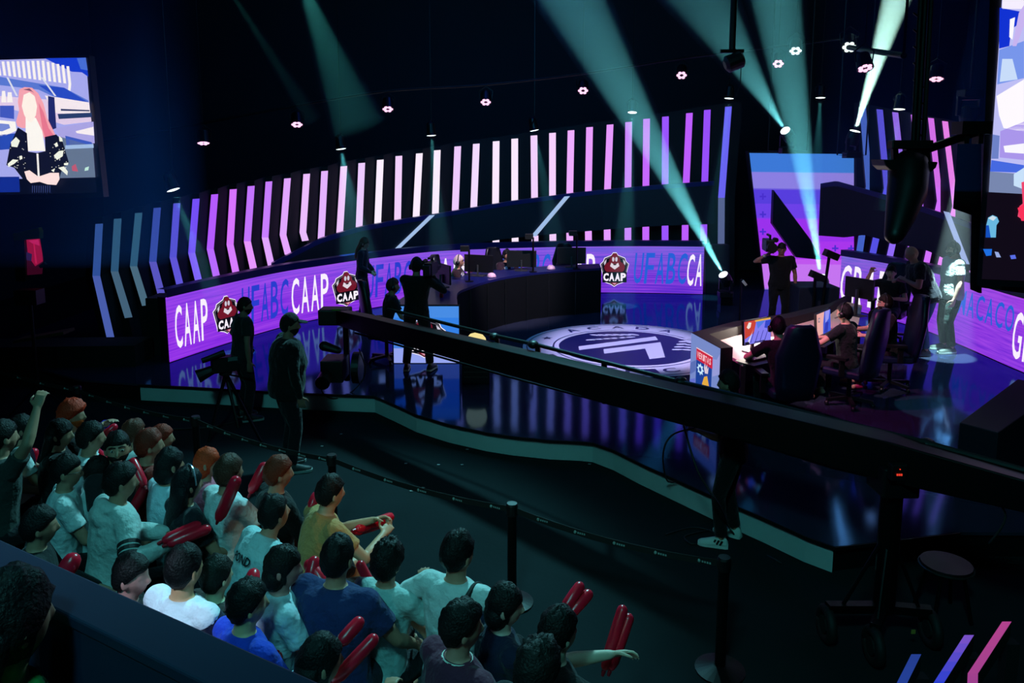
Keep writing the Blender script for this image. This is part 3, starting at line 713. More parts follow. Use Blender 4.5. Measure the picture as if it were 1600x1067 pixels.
for S_ in STRIPS:
    if S_[4] is None or len(S_) == 5:
        tx, ty, mx, my, bx = S_; w_ = 10.5
        fx = mx + (mx - tx) * 0.22; fy = my + (ty - my) * -0.22
        if bx is None: bx = mx + 8
        by = 470 if tx > 560 else 440
        colu = UPC[k]; k += 1; coll = colu
    else: tx, ty, fx, fy, bx, by, w_, colu, coll = S_
    Y = wallY(fx); away = Vector((ray(fx, fy).x, ray(fx, fy).y, 0)).normalized() * 0.06
    P = [(at(tx, ty, Y), at(tx + w_, ty - 0.8, Y)), (at(fx, fy, Y), at(fx + w_, fy, Y)), (at(bx, by, Y), at(bx + w_, by - 1.5, Y))]
    mb = MB()
    for (a, b), (c, d), colr in ((P[0], P[1], colu), (P[1], P[2], coll)):
        mb.use(em('light_strip', colr, 1.0, True)); mb.quad(c, d, b, a)
        mb.use(BLACKP); mb.quad(a, b, b + away, a + away); mb.quad(a, a + away, c + away, c); mb.quad(b, d, d + away, b + away); mb.quad(c, c + away, d + away, d)
    mb.build('light_strip', None, bw, fix=False)
    up = Vector((0, 0, 0.10)); bk = away * 0.7
    for L_, pr in ((tops, P[0]), (bends, P[1]), (bots, P[2])):
        L_ += [pr[0] + bk + (up if L_ is tops else Vector()), pr[1] + bk + (up if L_ is tops else Vector())]
pm = MB().use(MATTE)
e0 = (tops[1] - tops[0]).normalized() * 0.12
rows = [[q[0] - e0] + q + [q[-1] + Vector((0.25, 0, 0))] for q in (tops, bends, [Vector((p.x, p.y, 0.26)) for p in bots])]
n = len(rows[0])
for A, B in ((rows[0], rows[1]), (rows[1], rows[2])):
    for i in range(n - 1): pm.quad(B[i], B[i + 1], A[i + 1], A[i])
for i in range(n - 1): pm.quad(rows[0][i], rows[0][i + 1], rows[0][i + 1] + Vector((0, 0.25, 0)), rows[0][i] + Vector((0, 0.25, 0)))
pm.build('panelling', None, bw, fix=False)

# the dark swoosh fascia hung in front of the strips
CANM = mat('dark_navy_canopy', (11, 20, 40), 0.55, var=0.12, scale=1.5); CANE = mat('blue_canopy_edge', (14, 24, 104), 0.4)
def swoosh(name, top, bot, Yf, label, lines, edge=True):
    root = empty(name, at(*top[len(top) // 2], Yf(top[len(top) // 2][0])), 0, label, 'stage fascia')
    def line(pts, n=44):
        xs = [p[0] for p in pts]; out = []
        for i in range(n + 1):
            x = xs[0] + (xs[-1] - xs[0]) * i / n
            for (a, ya), (b, yb) in zip(pts, pts[1:]):
                if a <= x <= b + 1e-6: out.append((x, ya + (yb - ya) * (x - a) / (b - a))); break
        return out
    T, B = line(top), line(bot); mb = MB().use(CANM); eb = MB().use(CANE); n = len(T)
    tp = [at(x, y, Yf(x)) for x, y in T]; bp_ = [at(x, y, Yf(x)) for x, y in B]; off = [Vector((ray(x, y).x, ray(x, y).y, 0)).normalized() * 0.22 for x, y in T]
    for i in range(n - 1):
        mb.quad(bp_[i], bp_[i + 1], tp[i + 1], tp[i]); mb.quad(bp_[i] + off[i], tp[i] + off[i], tp[i + 1] + off[i + 1], bp_[i + 1] + off[i + 1]); mb.quad(bp_[i], bp_[i] + off[i], bp_[i + 1] + off[i + 1], bp_[i + 1])
        u = Vector((0, 0, 0.10))
        f = Vector((0, -0.012, 0)); eb.quad(tp[i] - u + f, tp[i + 1] - u + f, tp[i + 1] + f, tp[i] + f); eb.quad(tp[i] + f, tp[i + 1] + f, tp[i + 1] + off[i + 1], tp[i] + off[i])
    mb.quad(bp_[0], tp[0], tp[0] + off[0], bp_[0] + off[0]); mb.quad(bp_[-1], bp_[-1] + off[-1], tp[-1] + off[-1], tp[-1])
    mb.build('board', None, root, fix=False)
    if edge: eb.build('edge', None, root, fix=False)
    for q, colr in lines:
        lb_ = MB().use(em('diagonal_light', colr)); P = [at(x, y, Yf(x) - 0.03) for x, y in q]; lb_.prism(P, (0, 0.02, 0)); lb_.build('diagonal_light', None, root)
    return root
swoosh('swoosh_fascia', [(424, 412), (445, 401), (500, 373), (560, 355), (620, 344), (680, 334.5), (800, 314), (900, 301), (960, 295), (1040, 288), (1116, 283)],
       [(424, 426), (445, 424), (500, 413), (560, 404), (590, 402), (630, 396.5), (690, 388), (750, 379), (800, 372), (860, 366), (920, 361), (980, 356), (1040, 352.5), (1116, 350)],
       lambda x: wallY(x) - 0.45, 'dark sweeping fascia with two pale diagonal light lines across the chevron strips', [([(671, 336.5), (679.5, 336), (614, 399), (605, 400)], (160, 188, 228)), ([(882, 307), (890.5, 306.5), (838, 369), (829, 369.5)], (160, 188, 228))])

# ------------------------------------------------------------------ big screen between the two wings
ls = empty('led_screen', at(1260, 350, 18.6), 0, 'tall blue to purple LED screen with plus signs between the two stage wings', 'led screen')
YS = 18.6
def flat(mb, pts, m, Y): mb.use(m); mb.poly([at(x, y, Y) for x, y in pts])
mb = MB().use(BLACKP); mb.prism([at(x, y, YS) for x, y in ((1168, 236), (1356, 239), (1362, 480), (1196, 480))], (0, 0.2, 0)); mb.build('cabinet', None, ls)
mb = MB(); rows_ = [(239, (58, 122, 215)), (268, (62, 118, 214)), (269, (140, 135, 226)), (294, (136, 118, 224)), (296, (76, 60, 214)), (318, (96, 62, 226)), (340, (120, 66, 236)), (342, (150, 50, 236)), (376, (158, 48, 236)), (404, (178, 60, 236)), (412, (205, 112, 240)), (450, (190, 120, 240)), (456, (120, 110, 205)), (478, (110, 105, 195))]
for (y0, c0), (y1, c1) in zip(rows_, rows_[1:]):
    xl = lambda y: 1171 + (y - 239) * 0.112
    flat(mb, [(xl(y0), y0), (1352, y0 + 2), (1352, y1 + 2), (xl(y1), y1)], em('screen_band', tuple((a + b) // 2 for a, b in zip(c0, c1)), 1.0, True), YS - 0.02)
for px, py in ((1192, 307), (1192, 335), (1192, 362), (1225, 362), (1300, 335), (1330, 388), (1305, 388), (1262, 307)):
    for a, b in ((5, 1.3), (1.3, 5)): flat(mb, [(px - a, py - b), (px + a, py - b), (px + a, py + b), (px - a, py + b)], em('screen_plus', (72, 46, 205)), YS - 0.025)
mb.build('screen', None, ls, fix=False)
# angular dark panels standing before that screen
wl = MB().use(CANM); wl.prism([at(x, y, 18.2) for x, y in ((1209, 297), (1267, 375), (1283, 406), (1244, 402), (1207, 349))], (0, 0.15, 0))
tag(wl.build('hanging_angular_panel'), 'dark pointed angular panel slanting down before the tall purple screen', 'stage panel')
rYw = lambda x: 17.2 - (x - 1280) * (17.2 - 13.2) / 245 if x > 1280 else 17.2
swoosh('swoosh_fascia', [(1282, 287), (1307, 283), (1350, 295), (1392, 307), (1450, 326), (1527, 352)], [(1279, 368), (1320, 371), (1350, 367), (1380, 375), (1450, 392), (1527, 428)],
       rYw, 'dark winged fascia with one pale diagonal light line on the right of the stage', [([(1475, 330), (1484, 332), (1515, 413), (1506, 412)], (150, 165, 215))])
# right hand light strips
br = empty('chevron_backdrop', at(1420, 250, 16.8), 0, 'short right stage wall with leaning blue to pink light strips above the white-lit man', 'stage backdrop')
YR = lambda x: rYw(x) + 0.75
for tx, ty, mx, my, bx, by, w_, colr in ((1343, 167, 1353, 291, 1337, 399, 10, (66, 96, 196)), (1369.5, 170.5, 1381, 294, 1357, 402, 10, (85, 80, 228)), (1394, 175, 1408, 300, 1384, 406, 9.5, (145, 105, 248)), (1423, 179, 1437, 306, 1412, 412, 9.5, (190, 110, 255)),
                                         (1450, 184, 1464, 314, 1441, 418, 9.2, (212, 112, 255)), (1472, 189, 1488, 322, 1462, 424, 9.2, (232, 130, 255)), (1500, 195, 1524, 340, 1514, 430, 10, (240, 150, 250))):
    Y = YR(mx); away = Vector((0, 0.06, 0)); mb = MB()
    P = [(at(tx, ty, Y), at(tx + w_, ty + 1, Y)), (at(mx, my, Y), at(mx + w_, my + 2, Y)), (at(bx, by, Y), at(bx + w_, by + 3, Y))]
    for (a, b), (c, d) in ((P[0], P[1]), (P[1], P[2])):
        mb.use(em('light_strip', colr, 1.0, True)); mb.quad(c, d, b, a); mb.use(BLACKP); mb.quad(a, b, b + away, a + away); mb.quad(a, a + away, c + away, c); mb.quad(b, d, d + away, b + away)
    mb.build('light_strip', None, br, fix=False)
pb2 = MB().use(MATTE)
for (x0, x1) in ((1338, 1400), (1400, 1460), (1460, 1545)):
    q = [at(x0, 160, YR(x0) + 0.10), at(x1, 160 + (x1 - 1338) * 0.19, YR(x1) + 0.10), at(x1, 470, YR(x1) + 0.10), at(x0, 470, YR(x0) + 0.10)]
    q[0] = at(x0, 160 + (x0 - 1338) * 0.19, YR(x0) + 0.10); pb2.prism(q, (0, 0.12, 0))
pb2.build('panelling', None, br)
# dark column between left wall and big screen
dc = MB().use(DARKNAVY); dc.prism([at(1102, 463, 18.1), at(1140, 463, 18.1), at(1140, 383, 18.1), at(1102, 383, 18.1)], (0, 0.3, 0))
tag(dc.build('end_cabinet'), 'black end cabinet closing the long LED ribbon', 'cabinet')

# ------------------------------------------------------------------ hanging picture screens
YL = 9.0
sl = empty('led_screen', at(60, 190, YL), 0, 'hanging LED screen at upper left showing a pink-haired woman in a black patterned jacket', 'led screen')
mb = MB().use(BLACKP); mb.prism([at(x, y, YL) for x, y in ((-170, 88), (139, 86), (162, 308), (-170, 320))], (0, 0.12, 0)); mb.build('frame', None, sl)
mb = MB()
def S(pts, rgb, lay, st=1.0, smp=False): flat(mb, pts, em('picture', rgb, st, smp), YL - 0.012 - 0.004 * lay)
S([(-165, 98), (134, 90), (149, 277), (-165, 283)], (165, 170, 250), 0, 1.0, True)
S([(-165, 283), (149, 277), (151.5, 301), (-165, 308)], (6, 8, 20), 0); S([(-165, 278), (30, 276), (31, 300), (-165, 303)], (18, 44, 150), 1)
S([(70, 91), (134, 90), (138, 120), (128, 113), (112, 112)], (22, 60, 215), 1); S([(120, 91), (134, 90), (137, 110), (126, 108)], (70, 110, 225), 2)
for i in range(22):
    x = 0 + i * 7.8 - 60; t = 96 - (x * 0.02 if x < 70 else -(x - 70) * 0.22); b_ = 118 + max(0, x) * 0.13
    S([(x, t), (x + 4.2, t), (x + 7.5, b_), (x + 3.2, b_ - 0.5)], (250, 246, 255), 3)
    if x > 100: S([(x + 3.2, b_ - 0.5), (x + 7.5, b_), (x + 6.0, b_ + 14), (x + 2.2, b_ + 11)], (250, 246, 255), 3)
S([(-165, 105), (0, 120), (100, 137), (138, 157), (139, 162), (86, 152), (60, 140), (0, 133), (-165, 128)], (88, 120, 220), 4)
S([(60, 133), (100, 137), (138, 160), (138, 163), (86, 150)], (40, 75, 205), 5)
for a, c in ((10, 26), (64, 86)): S([(a, 121), (a + 3, 121), (c + 2, 150), (c - 1, 150)], (220, 225, 250), 6)
S([(0, 150), (139, 160), (143, 190), (100, 195), (0, 165)], (225, 205, 245), 5); S([(70, 149), (139, 160), (142, 182), (85, 176)], (245, 235, 252), 6)
S([(90, 178), (143, 176), (143.5, 183), (92, 186)], (40, 60, 110), 7); S([(95, 170), (140, 172), (140, 174), (95, 173)], (40, 50, 100), 7)
S([(86, 200), (146, 190), (148, 224), (100, 224)], (170, 165, 240), 6); S([(118, 205), (146, 198), (147, 212), (120, 208)], (248, 240, 255), 7)
S([(-20, 186), (24, 190), (26, 204), (8, 212), (-20, 213)], (250, 248, 255), 6); S([(-20, 191), (14, 194), (16, 200), (4, 205), (-20, 206)], (120, 140, 225), 7)
S([(-20, 213), (26, 208), (26, 232), (-20, 236)], (40, 75, 190), 6)
S([(0, 165), (22, 165), (22, 186), (0, 183)], (64, 88, 200), 6); S([(3, 142), (8, 142), (10, 160), (2, 160)], (250, 245, 255), 7); S([(12, 144), (18, 144), (20, 160), (11, 160)], (250, 245, 255), 7)
S([(88, 212), (145, 228), (149, 277), (88, 278)], (100, 118, 150), 7); S([(102, 212), (143, 222), (145, 226), (104, 228)], (60, 90, 200), 7); S([(102, 227), (146, 225), (146.5, 231), (102, 233)], (160, 190, 240), 8)
S([(112, 260), (118, 256), (122, 268), (113, 267)], (190, 90, 120), 9); S([(133, 262), (139, 260), (138, 266), (132, 267)], (190, 235, 230), 9)
S([(75, 150), (85, 152), (88, 200), (76, 205)], (30, 40, 110), 7)
# the woman on the screen
S([(30, 140), (38, 136), (50, 137), (60, 146), (68, 162), (74, 185), (84, 205), (88, 214), (82, 223), (72, 222), (64, 205), (46, 200), (34, 200), (27, 197), (25, 190), (30, 172), (28, 160)], (245, 165, 185), 10)
S([(36, 140), (46, 138), (54, 146), (50, 143), (42, 141)], (130, 80, 110), 11)
S([(60, 160), (68, 175), (76, 200), (86, 214), (80, 222), (72, 220), (66, 200)], (232, 120, 150), 11)
S([(37, 148), (46, 144), (54, 150), (58, 166), (56, 180), (50, 191), (44, 190), (38, 180), (34, 166)], (255, 244, 244), 12)
S([(40, 184), (56, 184), (66, 205), (71, 236), (42, 236), (40, 205)], (252, 250, 255), 11)
S([(28, 199), (42, 208), (44, 237), (58, 239), (71, 236), (70, 214), (88, 210), (98, 222), (108, 255), (98, 262), (92, 280), (60, 283), (36, 280), (22, 262), (10, 258), (16, 226)], (16, 18, 36), 12)
S([(57, 240), (60, 240), (62, 276), (59, 276)], (240, 240, 250), 13)
for pts in (((17, 222), (25, 214), (31, 220), (27, 230), (18, 229)), ((12, 256), (20, 249), (29, 250), (22, 256), (13, 261)), ((84, 243), (92, 236), (99, 235), (98, 244), (89, 250)), ((92, 212), (97, 216), (98, 221), (93, 221)), ((91, 262), (100, 260), (106, 268), (105, 274), (97, 267)), ((30, 244), (34, 243), (35, 248), (31, 250)), ((85, 225), (89, 222), (91, 228), (87, 230)), ((100, 255), (107, 254), (106, 258), (100, 258)), ((80, 266), (86, 263), (84, 269))):
    S(pts, (240, 246, 242), 13)
rnd = random.Random(3)
for _ in range(46):
    x = rnd.choice((rnd.uniform(14, 40), rnd.uniform(76, 104))); y = rnd.uniform(218, 262); S([(x, y), (x + 1.1, y), (x + 1.1, y + 1.1), (x, y + 1.1)], (225, 230, 240), 13)
S([(38, 268), (46, 266), (60, 276), (78, 270), (92, 270), (93, 280), (88, 289), (74, 288), (62, 284), (48, 286), (42, 280)], (255, 228, 236), 14)
S([(36, 282), (48, 287), (64, 284), (76, 289), (90, 288), (84, 303), (48, 303)], (8, 10, 26), 13)
for i in range(9): S([(50 + i * 3.4, 290), (51.5 + i * 3.4, 290), (51 + i * 3.4, 301), (50 + i * 3.4, 301)], (50, 62, 120), 14)
mb.build('screen', None, sl, fix=False)

YQ = 8.6
sr = empty('led_screen', at(1600, 190, YQ), 0, 'hanging LED screen at upper right cut off by the frame with a close-up picture', 'led screen')
mb = MB().use(mat('grey_black_bezel', (26, 28, 44), 0.5)); mb.prism([at(x, y, YQ) for x, y in ((1549, -60), (1900, -60), (1900, 462), (1526, 446), (1533, 330))], Vector((ray(1540, 300).x, ray(1540, 300).y, 0)) * 0.25); mb.build('frame', None, sr)
mb = MB()
def Q(pts, rgb, lay, smp=False): flat(mb, pts, em('picture', rgb, 1.0, smp), YQ - 0.012 - 0.004 * lay)
Q([(1569, -50), (1880, -50), (1880, 306), (1545, 300)], (190, 190, 245), 0, True)
Q([(1562, 12), (1594, 18), (1594, 36), (1580, 46), (1577, 72), (1561, 76)], (18, 50, 210), 1); Q([(1578, 30), (1586, 27), (1582, 62), (1577, 58)], (252, 250, 255), 2); Q([(1592, 20), (1600, 8), (1600, 40), (1588, 72), (1582, 72)], (200, 180, 240), 2); Q([(1567, -50), (1600, -50), (1600, 14), (1566, 14)], (245, 238, 255), 1)
Q([(1561, 78), (1600, 64), (1600, 122), (1558, 132)], (120, 150, 235), 1); Q([(1566, 92), (1582, 92), (1590, 124), (1562, 128)], (200, 220, 250), 2)
Q([(1557, 150), (1600, 124), (1600, 206), (1568, 200), (1561, 180)], (255, 250, 255), 2); Q([(1563, 205), (1600, 190), (1600, 250), (1562, 246)], (170, 150, 235), 2); Q([(1568, 228), (1600, 224), (1600, 240), (1570, 238)], (250, 248, 255), 3)
Q([(1551, 210), (1562, 212), (1560, 248), (1549, 248)], (110, 130, 200), 1); Q([(1549, 250), (1600, 258), (1600, 270), (1547, 268)], (70, 105, 225), 2); Q([(1547, 268), (1600, 272), (1600, 303), (1545, 300)], (120, 135, 175), 2); Q([(1584, 272), (1600, 262), (1600, 296), (1584, 290)], (200, 225, 250), 3)
Q([(1543, 301), (1880, 307), (1880, 452), (1534, 436)], (16, 9, 22), 1)
Q([(1596, 285), (1640, 270), (1640, 345), (1600, 345), (1590, 338), (1593, 322), (1598, 318)], (240, 70, 110), 4); Q([(1590, 325), (1602, 318), (1610, 345), (1596, 345)], (250, 50, 90), 5)
Q([(1540, 371), (1541, 352), (1544, 340), (1551, 336), (1558, 339), (1561, 346), (1557, 352), (1556, 371)], (105, 185, 225), 3); Q([(1540, 371), (1541, 352), (1545, 352), (1548, 371)], (20, 80, 190), 4); Q([(1544, 341), (1551, 337), (1557, 340), (1552, 345)], (205, 225, 235), 4)
Q([(1536, 389), (1550, 389), (1549, 399), (1541, 400)], (30, 110, 225), 3); Q([(1554, 393), (1560, 394), (1564, 402), (1557, 402)], (150, 170, 225), 3); Q([(1578, 399), (1586, 398), (1588, 404), (1580, 405)], (90, 110, 230), 3)
mb.build('screen', None, sr, fix=False)
# dark cabinet carrying the right screen
dk = MB().use(mat('brown_black_case', (20, 15, 24), 0.6)); dk.prism([at(x, y, 10.2) for x, y in ((1497, 214), (1533, 212), (1534, 458), (1530, 458), (1516, 452), (1518, 336), (1489, 326))], Vector((ray(1495, 300).x, ray(1495, 300).y, 0)) * 0.5)
tag(dk.build('hanging_screen_tower'), 'tall black tower case standing left of the right-hand hanging screen', 'tower')
dk = MB().use(MATTE); dk.prism([at(x, y, 9.4) for x, y in ((1529, 398), (1700, 420), (1700, 480), (1600, 458), (1530, 449))], Vector((ray(1530, 430).x, ray(1530, 430).y, 0)) * 0.5)
tag(dk.build('hanging_speaker_cabinet'), 'wide black cabinet hanging under the right-hand screen before the LED ribbon', 'speaker')
# ------------------------------------------------------------------ lamps, beams and rigging
def haze_mat(density):
    key = ('haze', density)
    if key in _M: return _M[key]
    m = bpy.data.materials.new('stage_haze'); m.use_nodes = True; nt = m.node_tree; nt.nodes.clear()
    o = nt.nodes.new('ShaderNodeOutputMaterial'); v = nt.nodes.new('ShaderNodeVolumeScatter')
    v.inputs['Color'].default_value = (1, 1, 1, 1); v.inputs['Density'].default_value = density; v.inputs['Anisotropy'].default_value = 0.0
    nt.links.new(v.outputs[0], o.inputs['Volume']); _M[key] = m; return m
HZ = []
def beam(src, dst, half, power, rgb, label, density=0.05, r0=0.05, radius=0.03, blend=0.25):
    """a shaft of lit haze: spotlight at src and the stretch of haze it shines through"""
    src, dst = Vector(src), Vector(dst); d = (dst - src); L = d.length; d.normalize()
    spot('beam_lamp', src + d * 0.06, dst, power, rgb, half * 2, blend, radius)
    q = d.to_track_quat('Z', 'Y').to_matrix(); t = math.tan(math.radians(half)) * 1.02; mb = MB()
    mb.lathe([(r0 + t * (0.08 + (L - 0.08) * k / 5), 0.08 + (L - 0.08) * k / 5) for k in range(6)], src, 28, q)
    o = mb.build('haze', haze_mat(density)); tag(o, label, 'haze', 'shafts of stage haze', 'stuff'); HZ.append(o); return o
LENS_W = em('lens_glow', (235, 250, 255), 3.0); LENS_P = em('led_pink', (255, 190, 235), 1.6); LENS_C = em('led_cyan_white', (225, 250, 255), 1.6)
def downlight(p, target, label):
    t = empty('downlight', p, 0, label, 'stage light', 'small white downlights over the stage wall'); d = (Vector(target) - Vector(p)).normalized(); q = d.to_track_quat('Z', 'Y').to_matrix()
    MB().use(BLACKM).lathe([(0.05, -0.30), (0.085, -0.26), (0.10, -0.05), (0.115, -0.02), (0.115, -0.004), (0.10, -0.004)], p, 18, q).build('housing', None, t, smooth=False)
    MB().use(LENS_W).lathe([(0.0, 0.004), (0.06, 0.006), (0.098, -0.002), (0.098, -0.008)], p, 18, q).build('lens', None, t)
    yb = MB().use(BLACKM); u = q @ Vector((1, 0, 0)); top = Vector(p) + Vector((0, 0, 0.34))
    yb.tube([Vector(p) + u * 0.11 - d * 0.15, Vector(p) + u * 0.13 + Vector((0, 0, 0.22)), top, Vector(p) - u * 0.13 + Vector((0, 0, 0.22)), Vector(p) - u * 0.11 - d * 0.15], 0.012, 6); yb.build('yoke', None, t)
    ch = Vector((top.x, top.y, 8.985)); MB().use(BLACKM).tube([top, ch], 0.012, 6).build('drop_rod', None, t); return t
D_ = [((271, 297), (338, 470), 12.6, 6.0, 'downlight at the low end of the chevron wall shining past the dim blue strips', 60), ((533, 233), (566, 440), 16.0, 11.0, 'downlight hanging over the upper wall above the woman in the dark suit', 60),
      ((674, 212), (690, 420), 17.0, 6.5, 'downlight hanging above the first pale diagonal light line', 55), ((835, 204), (872, 400), 17.6, 6.0, 'downlight hanging over the white strips just before the second diagonal line', 50),
      ((988, 176), (970, 478), 17.3, 5.0, 'downlight whose wide shaft reaches the floor by the red crest', 150), ((1139, 154), (1108, 440), 17.6, 5.0, 'downlight above the last violet strip of the long chevron wall', 60),
      ((1282, 153), (1272, 330), 17.4, 5.5, 'downlight over the tall blue and purple screen', 60), ((1405, 171), (1385, 330), 14.9, 5.5, 'downlight over the short leaning strips beside the mast', 45)]
for (sx, sy), (tx, ty), Y, half, lab, pw in D_:
    p = at(sx, sy, Y); t_ = ground(970, 478, SZ) if sx == 988 else at(tx, ty, Y - 0.1)
    downlight(p, t_, lab); beam(p, t_, half, pw * 14, (90, 215, 225), 'thin teal shaft of haze under the ' + lab.replace('downlight ', 'lamp '), 0.05, 0.06)
def moving_head(p, d, label, floor_z=None):
    p = Vector(p); d = Vector(d).normalized(); t = empty('moving_head' if floor_z is not None else 'hanging_moving_head', p, 0, label, 'stage light', 'moving head lights'); q = d.to_track_quat('Z', 'Y').to_matrix()
    MB().use(BLACKP).lathe([(0.06, -0.30), (0.12, -0.27), (0.13, -0.12), (0.11, -0.02), (0.105, 0.0)], p, 18, q).build('lamp_head', None, t)
    MB().use(LENS_W).lathe([(0.0, 0.01), (0.07, 0.012), (0.10, 0.003), (0.10, -0.004)], p, 18, q).build('lens', None, t)
    u = q @ Vector((1, 0, 0)); u.z = 0; u.normalize(); c = p - d * 0.15; sg = -1 if (floor_z is not None or d.z > 0) else 1
    yk = MB().use(BLACKP)
    for s_ in (-1, 1): yk.bar(c + u * 0.15 * s_, c + u * 0.15 * s_ + Vector((0, 0, sg * 0.26)), 0.05, 0.06)
    yk.bar(c - u * 0.18 + Vector((0, 0, sg * 0.26)), c + u * 0.18 + Vector((0, 0, sg * 0.26)), 0.08, 0.05); yk.build('yoke', None, t)
    b = c + Vector((0, 0, sg * 0.33)); MB().use(BLACKP).box(b, (0.30, 0.24, 0.12)).build('base', None, t, bevel=0.01)
    if floor_z is not None:
        MB().use(BLACKM).box((b.x, b.y, (b.z - 0.06 + floor_z) / 2), (0.26, 0.26, b.z - 0.06 - floor_z)).build('plinth', None, t)
    elif sg > 0: MB().use(BLACKM).tube([b, (b.x, b.y, 8.985)], 0.02, 8).build('drop_rod', None, t)
    else:
        for k_ in (-1, 1): e_ = b + u * 0.45 * k_; MB().use(BLACKM).tube([b, e_, (e_.x, e_.y, 8.985)], 0.015, 8).build('drop_rod', None, t)
    return t
BM = [((1130, 429), 16.6, (896, 0), 14.2, 4.6, 2300, 'bright moving head by the banner end throwing a long teal shaft over the stage', SZ), ((1283, 432), 14.6, (1213, 0), 13.5, 4.6, 2100, 'moving head low behind the light stands shining up before the tall screen', SZ),
      ((1336, 205), 15.6, (1400, 0), 15.0, 6.0, 3400, 'moving head beside the leaning strips with the whitest upward shaft', None), ((1227, 204), 16.4, (1100, 0), 14.5, 8.0, 420, 'moving head above the tall screen tilted up towards the ceiling rig', None)]
for (sx, sy), Y, (tx, ty), Y2, half, pw, lab, fz in BM:
    p, q = at(sx, sy, Y), at(tx, ty, Y2); d = (q - p).normalized(); q = p + d * ((8.9 - p.z) / d.z)
    moving_head(p, d, lab, fz); beam(p, q, half, pw * 14, (100, 205, 212) if sx != 1336 else (170, 228, 232), 'wide teal shaft of haze rising from the ' + lab.split(' throwing')[0].split(' shining')[0].split(' with')[0].split(' tilted')[0], 0.05, 0.07)
# faint shafts from lamps above the frame
for a, b_, Y, half, pw, lab in (((455, -70), (560, 200), 13.0, 9, 160, 'faint green haze glow under the ceiling above the chevron wall'), ((330, -60), (490, 190), 13.5, 2.6, 70, 'thin faint shaft of haze slanting across the dark upper wall')):
    beam(at(*a, Y), at(*b_, Y + 1), half, pw * 12, (70, 190, 180), lab, 0.04)
# strong white spot on the man with the headset
mp = at(1512, 196, 12.0); mt = ground(1474, 556, SZ)
moving_head(mp, mt - mp, 'moving head aimed straight down on the man with the headset', None)
beam(mp, mt, 7.6, 5200, (190, 235, 240), 'white shaft of haze falling on the man with the headset', 0.035, 0.05)
pp = Vector((5.6, 9.0, 8.6)); moving_head(pp, ground(1478, 640, SZ) - pp, 'moving head high overhead lighting an empty pool on the glossy floor')
spot('pool_lamp', pp + (ground(1478, 640, SZ) - pp).normalized() * 0.06, ground(1478, 640, SZ), 1500, (120, 215, 225), 8.5, 0.15, 0.02)

def par(px, py, Y, label, lens=LENS_P, tilt=53, pan=0.0, size=0.115, group='LED par lights on the back pipe', rod=False):
    p = at(px, py, Y); t = empty('hanging_par_light', p, 0, label, 'stage light', group); a = math.radians(tilt)
    h = Vector((-p.x, -p.y, 0)).normalized(); h = Matrix.Rotation(pan, 3, 'Z') @ h; d = h * math.cos(a) - Vector((0, 0, math.sin(a))); q = d.to_track_quat('Z', 'Y').to_matrix(); k = size / 0.115
    MB().use(BLACKM).lathe([(0.06 * k, -0.26 * k), (0.10 * k, -0.24 * k), (0.125 * k, -0.03 * k), (0.128 * k, 0.0), (0.118 * k, 0.0), (0.112 * k, -0.015 * k)], p, 18, q).build('housing', None, t)
    lb_ = MB().use(lens)
    for i in range(6):
        aa = i * PI / 3; c = p + q @ Vector((0.072 * k * math.cos(aa), 0.072 * k * math.sin(aa), 0.0)); lb_.lathe([(0.0, 0.014 * k), (0.022 * k, 0.012 * k), (0.036 * k, 0.0), (0.036 * k, -0.01 * k)], c, 10, q)
    lb_.build('led_lens', None, t)
    u = q @ Vector((1, 0, 0)); yb = MB().use(BLACKM); tp = p - d * 0.1 + Vector((0, 0, 0.26))
    yb.tube([p + u * 0.13 * k - d * 0.1, p + u * 0.15 * k - d * 0.1 + Vector((0, 0, 0.16)), tp, p - u * 0.15 * k - d * 0.1 + Vector((0, 0, 0.16)), p - u * 0.13 * k - d * 0.1], 0.011, 6); yb.build('yoke', None, t)
    if rod: MB().use(BLACKM).tube([tp, (tp.x, tp.y, 8.985)], 0.012, 6).build('drop_rod', None, t)
    return tp
pts = []
for px, py, Y, tl, lab in ((318, 224, 15.0, 74, 'first pink LED par light at the low dark end of the back pipe'), (464, 195, 15.6, 62, 'second pink LED par light along the back pipe'), (606, 171, 16.2, 60, 'third pink LED par light along the back pipe, above the white-lit strips'),
                           (759, 160, 16.6, 55, 'fourth pink LED par light, midway along the back pipe'), (911, 142, 16.8, 50, 'fifth pink LED par light, left of the big teal shaft'), (1065, 118, 16.8, 48, 'pink LED par light just past the big teal shaft'), (1216, 100, 16.4, 48, 'pink LED par light nearest the two white par lights')):
    pts.append(par(px, py, Y, lab, LENS_P, tl))
pp_ = [Vector((p.x, p.y, p.z + 0.03)) for p in pts]; pp_ = [pp_[0] + (pp_[0] - pp_[1])] + pp_ + [pp_[-1] + (pp_[-1] - pp_[-2]) * 0.8]
pr = empty('lighting_pipe', pp_[4], 0, 'long curved black pipe carrying the row of pink par lights', 'rigging pipe')
MB().use(BLACKM).tube(catmull([tuple(p) for p in pp_], 6), 0.025, 8).build('pipe', None, pr)
for p in pp_[1::2]: MB().use(BLACKM).tube([p, (p.x, p.y, 8.985)], 0.008, 6).build('drop_wire', None, pr)
tp1 = par(1243, 80, 14.0, 'white LED par light hanging alone left of the yoke lamp', LENS_C, 55, 0, 0.11, 'white LED par lights', True); tp2 = par(1327, 74, 12.5, 'white LED par light at the tip of the short pipe', LENS_C, 45, 0, 0.11, 'white LED par lights')
tp3 = par(1352, 107, 11.0, 'large pink-faced par lamp in a yoke under the short pipe', LENS_P, 62, 0.5, 0.105, 'single par lamps', True); tp4 = par(1463, 124, 13.5, 'pink LED par light right of the hanging mast', LENS_P, 72, 0, 0.115, 'single par lamps', True)
sp = empty('lighting_pipe', at(1370, 82, 11.2), 0, 'short black pipe above the large yoke lamp', 'rigging pipe')
